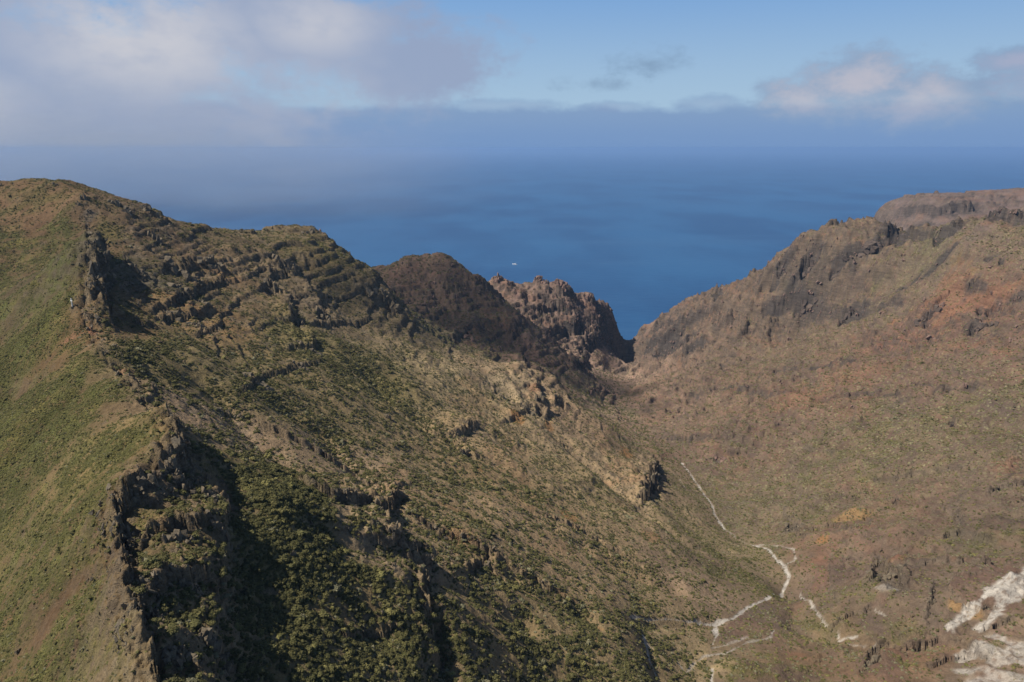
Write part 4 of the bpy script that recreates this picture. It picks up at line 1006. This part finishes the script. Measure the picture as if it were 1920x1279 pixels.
# larger blocks of the far crags and cliffs
far_meshes = [rock_mesh('far_block', 300 + k, [1, 2, 3, 4, 3][k], 2.4, [1.0, 1.2, 1.3, 1.5, 1.9][k], redm, 0.7) for k in range(5)]
dens_f = 0.0075 * np.clip(rock_m * 1.3 - 0.25, 0, 1) * np.clip(np.hypot(1, slope), 1, 6) * sstep(RR, 1150, 1300) * (RR < 2700) * (1 - sstep(bedm, .05, .3)) * np.where(bs > 0, 0.5, 1.5)
fx, fy, fz, fj, fi_ = scatter(dens_f, 19)
fs = 2.2 * np.exp(rng.normal(0, .4, len(fx)))
instances('far_stones', 'reddish blocks and broken rock of the far crags and cliffs', fx, fy, fz - 0.8, np.stack([fs, fs * rng.uniform(.7, 1.2, len(fx)), fs * rng.uniform(.6, 1.2, len(fx))], -1), np.stack([rng.normal(0, .25, len(fx)), rng.normal(0, .25, len(fx)), rng.random(len(fx)) * 6.283], -1), rng.integers(0, 5, len(fx)), proto_collection('far_kinds', far_meshes))
print('far blocks', len(fx))

# ----------------------------------------------------------------- mist over the sea on the left
mm, n = new_mat('sea_mist')
tcn = n.add('ShaderNodeTexCoord'); ob = tcn.outputs['Object']
ln = n.add('ShaderNodeVectorMath', operation='LENGTH'); 
wn = n.add('ShaderNodeTexNoise'); n.set(wn, 'Vector', ob); n.set(wn, 'Scale', 1.6); n.set(wn, 'Detail', 4.0); n.set(wn, 'Roughness', 0.6)
n.set(ln, 0, n.vmath('ADD', ob, n.vmath('MULTIPLY', n.vmath('SUBTRACT', wn.outputs['Color'], (.5, .5, .5)), (1.1, 1.1, 1.1))))
n2_ = n.noise(ob, 2.6, 5, 0.62)
dn = n.math('MULTIPLY', n.ss(ln.outputs['Value'], 0.95, 0.15), n.ss(n2_, 0.36, 0.62, 0.18, 1.0))
pv_ = n.add('ShaderNodeVolumePrincipled'); n.set(pv_, 'Color', (.97, .975, 1.0)); n.set(pv_, 'Density', n.math('MULTIPLY', dn, 0.00055)); n.set(pv_, 'Anisotropy', -0.6)
o_ = n.add('ShaderNodeOutputMaterial'); n.l.new(pv_.outputs[0], o_.inputs['Volume'])
def ellipsoid(name, c, r, mat, sub=3, wob=0.0, seed=1):
    bm = bmesh.new(); bmesh.ops.create_icosphere(bm, subdivisions=sub, radius=1.0)
    me = bpy.data.meshes.new(name)
    if wob:
        r_ = random.Random(seed); ph_ = [r_.uniform(0, 6.28) for _ in range(6)]
        for v in bm.verts:
            k = 1 + wob * (math.sin(3.1 * v.co.x + ph_[0]) * math.sin(2.7 * v.co.y + ph_[1]) + .6 * math.sin(6.1 * v.co.y + ph_[2]) * math.sin(5.3 * v.co.x + ph_[3]) + .4 * math.sin(11 * v.co.x + ph_[4]) * math.sin(10 * v.co.y + ph_[5]))
            v.co *= k
    bm.to_mesh(me); bm.free(); me.materials.append(mat)
    o = bpy.data.objects.new(name, me); scene.collection.objects.link(o); o.location = c; o.scale = r
    return o
mist = ellipsoid('sea_mist', (-5000, 8600, 560), (6200, 3200, 1150), mm, 3)
mist['kind'] = 'stuff'; mist['label'] = 'soft bank of low cloud and mist drifting over the sea on the left'

# clouds above the frame that shade the mountain and parts of the slopes
cm, n = new_mat('cloud')
pv_ = n.add('ShaderNodeVolumePrincipled'); n.set(pv_, 'Color', (.97, .97, .98)); n.set(pv_, 'Density', 0.0052)
o_ = n.add('ShaderNodeOutputMaterial'); n.l.new(pv_.outputs[0], o_.inputs['Volume'])
CLOUDS = [(835, 560, 300, 190, 60, 1300), (1010, 640, 190, 150, 40, 1350), (665, 520, 60, 150, 30, 1250), (1130, 712, 110, 120, 30, 1300), (1865, 985, 60, 26, 14, 1250), (900, 640, 150, 120, 40, 1300), (720, 575, 34, 70, 20, 1250)]
for k, (u, v, rx_, ry_, rz_, alt) in enumerate(CLOUDS):
    p = hit(u, v); t = (alt - p[2]) / -sdir.z
    o = ellipsoid('cloud', (p[0] - sdir.x * t, p[1] - sdir.y * t, alt), (rx_, ry_, rz_), cm, 4, 0.22, k + 3)
    o['kind'] = 'stuff'; o['label'] = 'small white cloud drifting above the valley'

# ----------------------------------------------------------------- things: shrubs that can be told apart
LAND = [(330,880,'the biggest crag on the crest'),(225,975,'the inward bend of the crest'),(385,930,'the sunlit buttress'),(330,1010,'the rugged block in the near cliffs'),(262,1090,'the lower crest crag'),
 (350,1100,'the shaded buttress'),(290,1160,'the lowest crest crag'),(400,1210,'the tall pale columns'),(340,1240,'the pillar cluster'),(430,780,'the pale broken crags'),(715,955,'the head of the black gully'),(805,1085,'the top of the narrow cleft'),
 (822,1250,'the foot of the narrow cleft'),(908,1070,'the cracked crag'),(500,930,'the tip of the long shadow'),(520,1060,'the bushy hollow'),(620,1180,'the dense thicket'),(680,1100,'the scrubby bank'),(560,860,'the stony bank'),(1180,1155,'the white stream head'),
 (1210,1230,'the short white gully'),(1340,1180,'the stream junction'),(1440,1190,'the broad gravel bed'),(1645,1240,'the brown crag with black shadow'),(1900,1150,'the white wash'),(1000,1200,'the orange scar'),(140,600,'the white cross'),(60,1250,'the lower left corner'),
 (60,1050,'the left edge, low down'),(60,850,'the left edge, halfway'),(160,1150,'the bare brown strip'),(150,760,'the dark green hollow'),(450,1250,'the bottom edge'),(720,1240,'the bottom edge left of the cleft'),(950,1260,'the bottom edge right of the cleft'),(240,840,'the yellowish tufts'),(1700,1180,'the brown bank'),(640,700,'the upper thicket')]
kd_txt = {'dark': 'dark green bush', 'olive': 'olive green bush', 'yellow': 'yellowish green bush', 'grey': 'pale grey green shrub', 'dry': 'dry brown shrub'}
rank = {int(i): k for k, i in enumerate(top)}
for i in top:
    kd = kind_of[KI[i]]; u_, v_ = float(uu[i]), float(vv[i])
    L_ = min(LAND, key=lambda q: (q[0] - u_) ** 2 + (q[1] - v_) ** 2); du, dv = u_ - L_[0], v_ - L_[1]
    near_ = math.hypot(du, dv) < 26
    pl_ = 'at' if near_ else ('left of' if du < 0 else 'right of') if abs(du) > 1.6 * abs(dv) else ('above' if dv < 0 else 'below') if abs(dv) > 1.6 * abs(du) else ('above and left of' if du < 0 else 'above and right of') if dv < 0 else ('below and left of' if du < 0 else 'below and right of')
    px_w = SZ[i] / dist[i] * FPX * 2
    sz_ = 'big' if px_w > 22 else 'middling' if px_w > 17 else 'small'
    lab = '%s %s %s %s' % (sz_, kd_txt[kd], pl_, L_[2])
    o = bpy.data.objects.new('shrub', shrub_meshes[KI[i]]); scene.collection.objects.link(o)
    o.location = (X_[i], Y_[i], Z_[i] - 0.1); o.scale = scl[i]; o.rotation_euler = rot[i]
    o['category'] = 'shrub'; o['label'] = lab; o['group'] = lab.replace('bush ', 'bushes ').replace('shrub ', 'shrubs ')

# ----------------------------------------------------------------- things: crags and pinnacles
ROCKS = [ # u, v of the foot, width and height in the photograph, blocks, material, name, label
 (158,374,12,15,4,0,'rock','dark rock knob standing on the skyline near the ridge summit'),
 (147,385,8,12,3,0,'rock','small dark rock just left of and below the skyline knob'),
 (98,346,16,5,4,0,'rock_outcrop','low pale rocks on the highest point of the green ridge'),
 (284,396,30,16,8,0,'rock_outcrop','pale crag on the right shoulder of the ridge skyline'),
 (226,388,36,12,8,0,'rock_outcrop','dark rock band just below the skyline right of the summit'),
 (292,450,20,26,6,0,'rock_outcrop','dark upright crag above the pale ledges'),
 (196,478,26,24,7,0,'crag','dark jagged crag at the top of the deep shadow'),
 (238,492,16,18,5,0,'crag','pale topped crag right of the deep shadow'),
 (176,508,22,26,6,0,'crag','dark crag on the crest above the white cross'),
 (178,548,22,26,6,0,'crag','broken crag on the crest right of the white cross'),
 (262,512,30,22,8,0,'crag','split crag between the deep shadow and the ledges'),
 (340,516,44,20,10,0,'rock_outcrop','pale columnar cliff band with a dark hollow, left of the path'),
 (398,500,44,14,9,0,'rock_outcrop','pale columnar cliff band at the upper end of the path'),
 (360,560,60,10,12,0,'rock_outcrop','long low rock ledge directly above the orange path'),
 (330,592,44,10,9,0,'rock_outcrop','second low ledge below the orange path'),
 (373,612,26,10,6,0,'rock_outcrop','short dark ledge below the second path ledge'),
 (536,505,44,28,10,0,'rock_outcrop','pale fluted crag high on the middle of the hillside'),
 (508,545,26,20,6,0,'rock_outcrop','dark hollow crag left of and below the pale fluted crag'),
 (655,480,9,18,3,0,'rock_pinnacle','single rock pinnacle on the skyline above the sea'),
 (578,436,26,7,6,0,'rock_outcrop','low rocks on the skyline left of the pinnacle'),
 (735,585,30,26,8,0,'rock_tower','layered rock tower at the hillside edge with a dark right side'),
 (712,548,48,8,8,0,'rock_outcrop','overhanging dark ledge above the layered tower'),
 (770,628,10,16,3,0,'rock_pinnacle','small dark pinnacle on the edge below the layered tower'),
 (605,600,26,26,7,0,'crag','stepped crag in the middle of the ledges'),
 (556,606,24,24,6,0,'crag','stepped crag left of the other stepped crag'),
 (575,648,40,14,8,0,'rock_outcrop','pale rounded crag with a dark right end above the bushes'),
 (478,715,50,10,9,0,'rock_outcrop','long ledge above the lower path on the left'),
 (560,686,40,8,8,0,'rock_outcrop','ledge above the lower path further right'),
 (731,786,18,14,5,0,'rock_outcrop','small dark crag alone on the open hillside'),
 (870,848,18,18,5,0,'crag','rock with a deep black shadow on its right'),
 (884,806,30,8,6,0,'rock_outcrop','thin dark overhanging ledge above the black shadow rock'),
 (1012,752,22,30,6,0,'crag','tall dark sided crag near the hillside edge'),
 (1046,752,16,16,4,0,'crag','square crag to the right of the tall dark sided crag'),
 (985,765,24,14,6,0,'crag','reddish broken crag above the orange soil'),
 (1222,905,30,44,8,0,'rock_tower','tall leaning rock tower above the dry stream'),
 (715,955,34,34,8,0,'crag','pale broken crag at the head of the black gully'),
 (742,1005,30,26,7,0,'crag','crag right of the head of the black gully'),
 (805,1085,22,28,6,0,'crag','crag above the narrow dark cleft low in the middle'),
 (800,1140,18,20,5,0,'crag','dark rock beside the narrow cleft'),
 (908,1070,24,18,6,0,'crag','cracked crag right of the narrow cleft'),
 (655,920,24,18,5,0,'crag','weathered crag above the pale broken crag'),
 (330,880,34,40,9,0,'crag','biggest crag at the bend of the jagged crest'),
 (290,905,30,28,8,0,'crag','stepped crag on the crest left of the biggest crag'),
 (245,925,26,26,7,0,'crag','crag with thin needles on the crest'),
 (225,975,24,26,6,0,'crag','dark crag at the inward bend of the crest'),
 (385,930,40,36,9,0,'crag','sunlit buttress right of the black hollow'),
 (410,990,34,44,9,0,'crag','fluted buttress under the sunlit buttress'),
 (330,1010,50,40,10,0,'crag','rugged block in the middle of the near cliffs'),
 (262,1090,26,30,6,0,'crag','crag on the crest below the inward bend'),
 (350,1100,46,50,10,0,'crag','shaded buttress low in the near cliffs'),
 (290,1160,34,36,8,0,'crag','crag on the crest near the lower left corner'),
 (400,1210,50,60,10,0,'crag','tall pale columns at the foot of the near cliffs'),
 (340,1240,50,46,9,0,'crag','pillar cluster at the bottom edge of the near cliffs'),
 (430,780,40,26,8,0,'crag','pale broken crags on the slope right of the crest'),
 (935,524,18,16,4,1,'rock_pinnacle','leftmost red pinnacle of the jagged crags above the sea'),
 (1012,526,26,16,5,1,'rock_pinnacle','second red pinnacle of the jagged crags above the sea'),
 (1052,534,32,20,5,1,'rock_tower','broad flat topped red rock tower in the middle of the sea crags'),
 (1106,560,22,14,4,1,'rock_pinnacle','red pinnacle right of the broad flat topped tower'),
 (1130,575,14,14,3,1,'rock_pinnacle','small red pinnacle near the right end of the sea crags'),
 (1148,598,14,20,4,1,'rock_pinnacle','last red pinnacle, where the crags drop to the sea'),
 (1520,505,22,30,5,1,'crag','dark gully wall on the shoulder of the long slope'),
 (1470,500,18,22,4,1,'crag','dark crag where the long slope meets the sea'),
 (1640,455,60,18,6,1,'rock_outcrop','broad layered dome at the top of the long slope'),
 (1580,500,28,14,4,1,'rock_outcrop','small arched outcrop below the layered dome'),
 (1505,585,40,26,7,1,'crag','dark layered cliff at the foot of the dome'),
 (1592,590,32,24,6,1,'crag','dark cliff right of the layered cliff'),
 (1742,600,34,30,7,1,'crag','red cliff standing out of the long slope'),
 (1850,612,26,22,5,1,'crag','crag with dark hollows right of the red cliff'),
 (1784,800,7,16,3,1,'rock_pinnacle','small dark rock alone on the long slope'),
 (1680,940,7,14,3,1,'rock_pinnacle','small dark upright rock below the lone one'),
 (1668,1085,44,20,8,0,'rock_outcrop','arched outcrop above the pale scree low on the right'),
 (1644,1240,34,30,7,0,'crag','brown crag with black shadow near the lower right'),
 (1350,862,24,10,4,1,'rock_outcrop','low dark outcrop across from the rock tower'),
 (1490,990,30,12,6,0,'rock_outcrop','thin dark broken ledge right of the stream'),
 (1745,1130,14,22,4,0,'crag','narrow dark crag beside the white wash'),
]
for k, (u, v, wp, hp, nb, mt, nm, lab) in enumerate(ROCKS):
    p = hit(u, v); D_ = math.sqrt(p[0] ** 2 + p[1] ** 2 + (H - p[2]) ** 2)
    w_, h_ = wp * D_ / FPX, hp * D_ / FPX
    q_ = hit(u + 6, v); ax = np.array([q_[0] - p[0], q_[1] - p[1]]); 
    ax = ax / (np.linalg.norm(ax) + 1e-6)
    if ax[0] < 0.75: ax = np.array([1.0, 0.0])
    me = rock_mesh(nm, 900 + k, nb + 5, w_, h_ * (0.42 if v > 760 and u < 460 else 0.45 if u > 1380 else 0.7), [rockm, darkm if u > 1380 else redm][mt], 0.12 if u > 1380 else 0.35, True, p, ax)
    o = bpy.data.objects.new(nm, me); scene.collection.objects.link(o); o.location = p
    o['label'] = lab; o['category'] = {'rock': 'rock', 'rock_outcrop': 'rock outcrop', 'crag': 'crag', 'rock_pinnacle': 'rock pinnacle', 'rock_tower': 'rock tower'}[nm]

# ----------------------------------------------------------------- the white cross on the crest
def simple(name, col, rough=0.6):
    m, n = new_mat(name); p = n.add('ShaderNodeNewGeometry')
    nn = n.noise(p.outputs['Position'], 2.0, 4, 0.6)
    finish(n, n.mix(nn, tuple(k * .85 for k in col), tuple(min(1, k * 1.1) for k in col)), rough); return m
white = simple('white_paint', (.78, .76, .70)); gel = simple('white_gelcoat', (.82, .82, .82), .3); glassm = simple('dark_glass', (.02, .025, .03), .1); wood = simple('teak', (.25, .14, .07)); alu = simple('aluminium', (.6, .6, .6), .35)
def child(name, bm, mat, parent):
    me = bpy.data.meshes.new(name); bm.to_mesh(me); bm.free(); me.materials.append(mat)
    o = bpy.data.objects.new(name, me); scene.collection.objects.link(o); o.parent = parent; return o
def empty(name, loc, rz=0):
    o = bpy.data.objects.new(name, None); scene.collection.objects.link(o); o.location = loc; o.rotation_euler = (0, 0, rz); return o
def beam(bm, a, b, w, d=None):
    d = d or w
    a, b = mathutils.Vector(a), mathutils.Vector(b); L = (b - a).length
    g = bmesh.ops.create_cube(bm, size=1.0)['verts']
    M = mathutils.Matrix.Translation((a + b) / 2) @ (b - a).to_track_quat('Z', 'Y').to_matrix().to_4x4() @ mathutils.Matrix.Diagonal((w, d, L, 1))
    bmesh.ops.transform(bm, matrix=M, verts=g)
p = hit(136, 577)
cr0 = empty('summit_cross', (p[0], p[1], p[2]), -0.75)
cr0['label'] = 'tall white cross on a stone base on the crest of the green ridge'; cr0['category'] = 'cross'
bm = bmesh.new(); beam(bm, (0, 0, .9), (0, 0, 6.8), .55); bmesh.ops.bevel(bm, geom=bm.edges[:], offset=.03, segments=1); child('post', bm, white, cr0)
bm = bmesh.new(); beam(bm, (-1.6, .002, 5.0), (1.6, .002, 5.0), .53, .53); bmesh.ops.bevel(bm, geom=bm.edges[:], offset=.03, segments=1); child('crossbar', bm, white, cr0)
bm = bmesh.new(); r_ = random.Random(3)
for k in range(14): block(bm, r_, (r_.uniform(-.8, .8), r_.uniform(-.8, .8), -1.0), .8, .7, r_.uniform(1.3, 2.0))
child('stone_base', bm, rockm, cr0)

# ----------------------------------------------------------------- the white motor yacht at sea
d = ray(965, 496); t = H / -d[2]
yt = empty('yacht', (d[0] * t, d[1] * t, 0), math.radians(150))
yt.scale = (1.2, 1.2, 1.2)
yt['label'] = 'small white motor yacht alone on the blue sea'; yt['category'] = 'boat'
bm = bmesh.new(); secs = []
for k in range(11):
    s_ = k / 10; x = -14 + 28 * s_; w_ = 3.4 * (1 - max(0, (s_ - .45) / .55) ** 2.2); top_ = 2.2 + 1.5 * s_ ** 2
    secs.append([bm.verts.new((x, y, z)) for y, z in ((-w_, top_), (-w_ * .92, .9), (-w_ * .6, -.5), (0, -1.0), (w_ * .6, -.5), (w_ * .92, .9), (w_, top_))])
for k in range(10):
    for q in range(6):
        bm.faces.new((secs[k][q], secs[k + 1][q], secs[k + 1][q + 1], secs[k][q + 1]))
    bm.faces.new((secs[k][6], secs[k + 1][6], secs[k + 1][0], secs[k][0]))
bm.faces.new(secs[0]); bmesh.ops.remove_doubles(bm, verts=bm.verts[:], dist=.001); bmesh.ops.recalc_face_normals(bm, faces=bm.faces[:]); child('hull', bm, gel, yt)
def loft_box(bm, x0, x1, w0, z0, z1, tf=2.0, ta=.6):
    v = [bm.verts.new(q) for q in ((x0, -w0, z0), (x1, -w0 * .8, z0), (x1, w0 * .8, z0), (x0, w0, z0), (x0 + ta, -w0 * .9, z1), (x1 - tf, -w0 * .7, z1), (x1 - tf, w0 * .7, z1), (x0 + ta, w0 * .9, z1))]
    for f in ((0, 3, 2, 1), (4, 5, 6, 7), (0, 1, 5, 4), (1, 2, 6, 5), (2, 3, 7, 6), (3, 0, 4, 7)): bm.faces.new([v[i] for i in f])
bm = bmesh.new(); loft_box(bm, -8.5, 5.5, 2.7, 2.3, 4.6, 2.6); child('cabin', bm, gel, yt)
bm = bmesh.new(); loft_box(bm, -8.0, 5.2, 2.75, 3.1, 4.0, 1.6); child('cabin_windows', bm, glassm, yt)
bm = bmesh.new(); loft_box(bm, -7.0, 1.5, 2.2, 4.6, 5.8, 1.6); child('flybridge', bm, gel, yt)
bm = bmesh.new(); beam(bm, (-5.5, 0, 5.8), (-6.1, 0, 10.5), .25); beam(bm, (-6.2, -1.4, 8.2), (-6.2, 1.4, 8.2), .15); child('mast', bm, alu, yt)
bm = bmesh.new(); beam(bm, (-11.3, -2.6, 2.25), (-11.3, 2.6, 2.25), 4.8, .12); child('aft_deck', bm, wood, yt)
bm = bmesh.new()
for sy in (-1, 1):
    for k in range(6):
        x = 3.0 + k * 1.9; w_ = 3.4 * (1 - max(0, ((x + 14) / 28 - .45) / .55) ** 2.2) * .96; z_ = 2.2 + 1.5 * ((x + 14) / 28) ** 2
        beam(bm, (x, sy * w_, z_), (x, sy * w_, z_ + 1.0), .07)
        if k: beam(bm, (px_, sy * pw_, pz_ + 1.0), (x, sy * w_, z_ + 1.0), .07)
        px_, pw_, pz_ = x, w_, z_
child('bow_rail', bm, alu, yt)
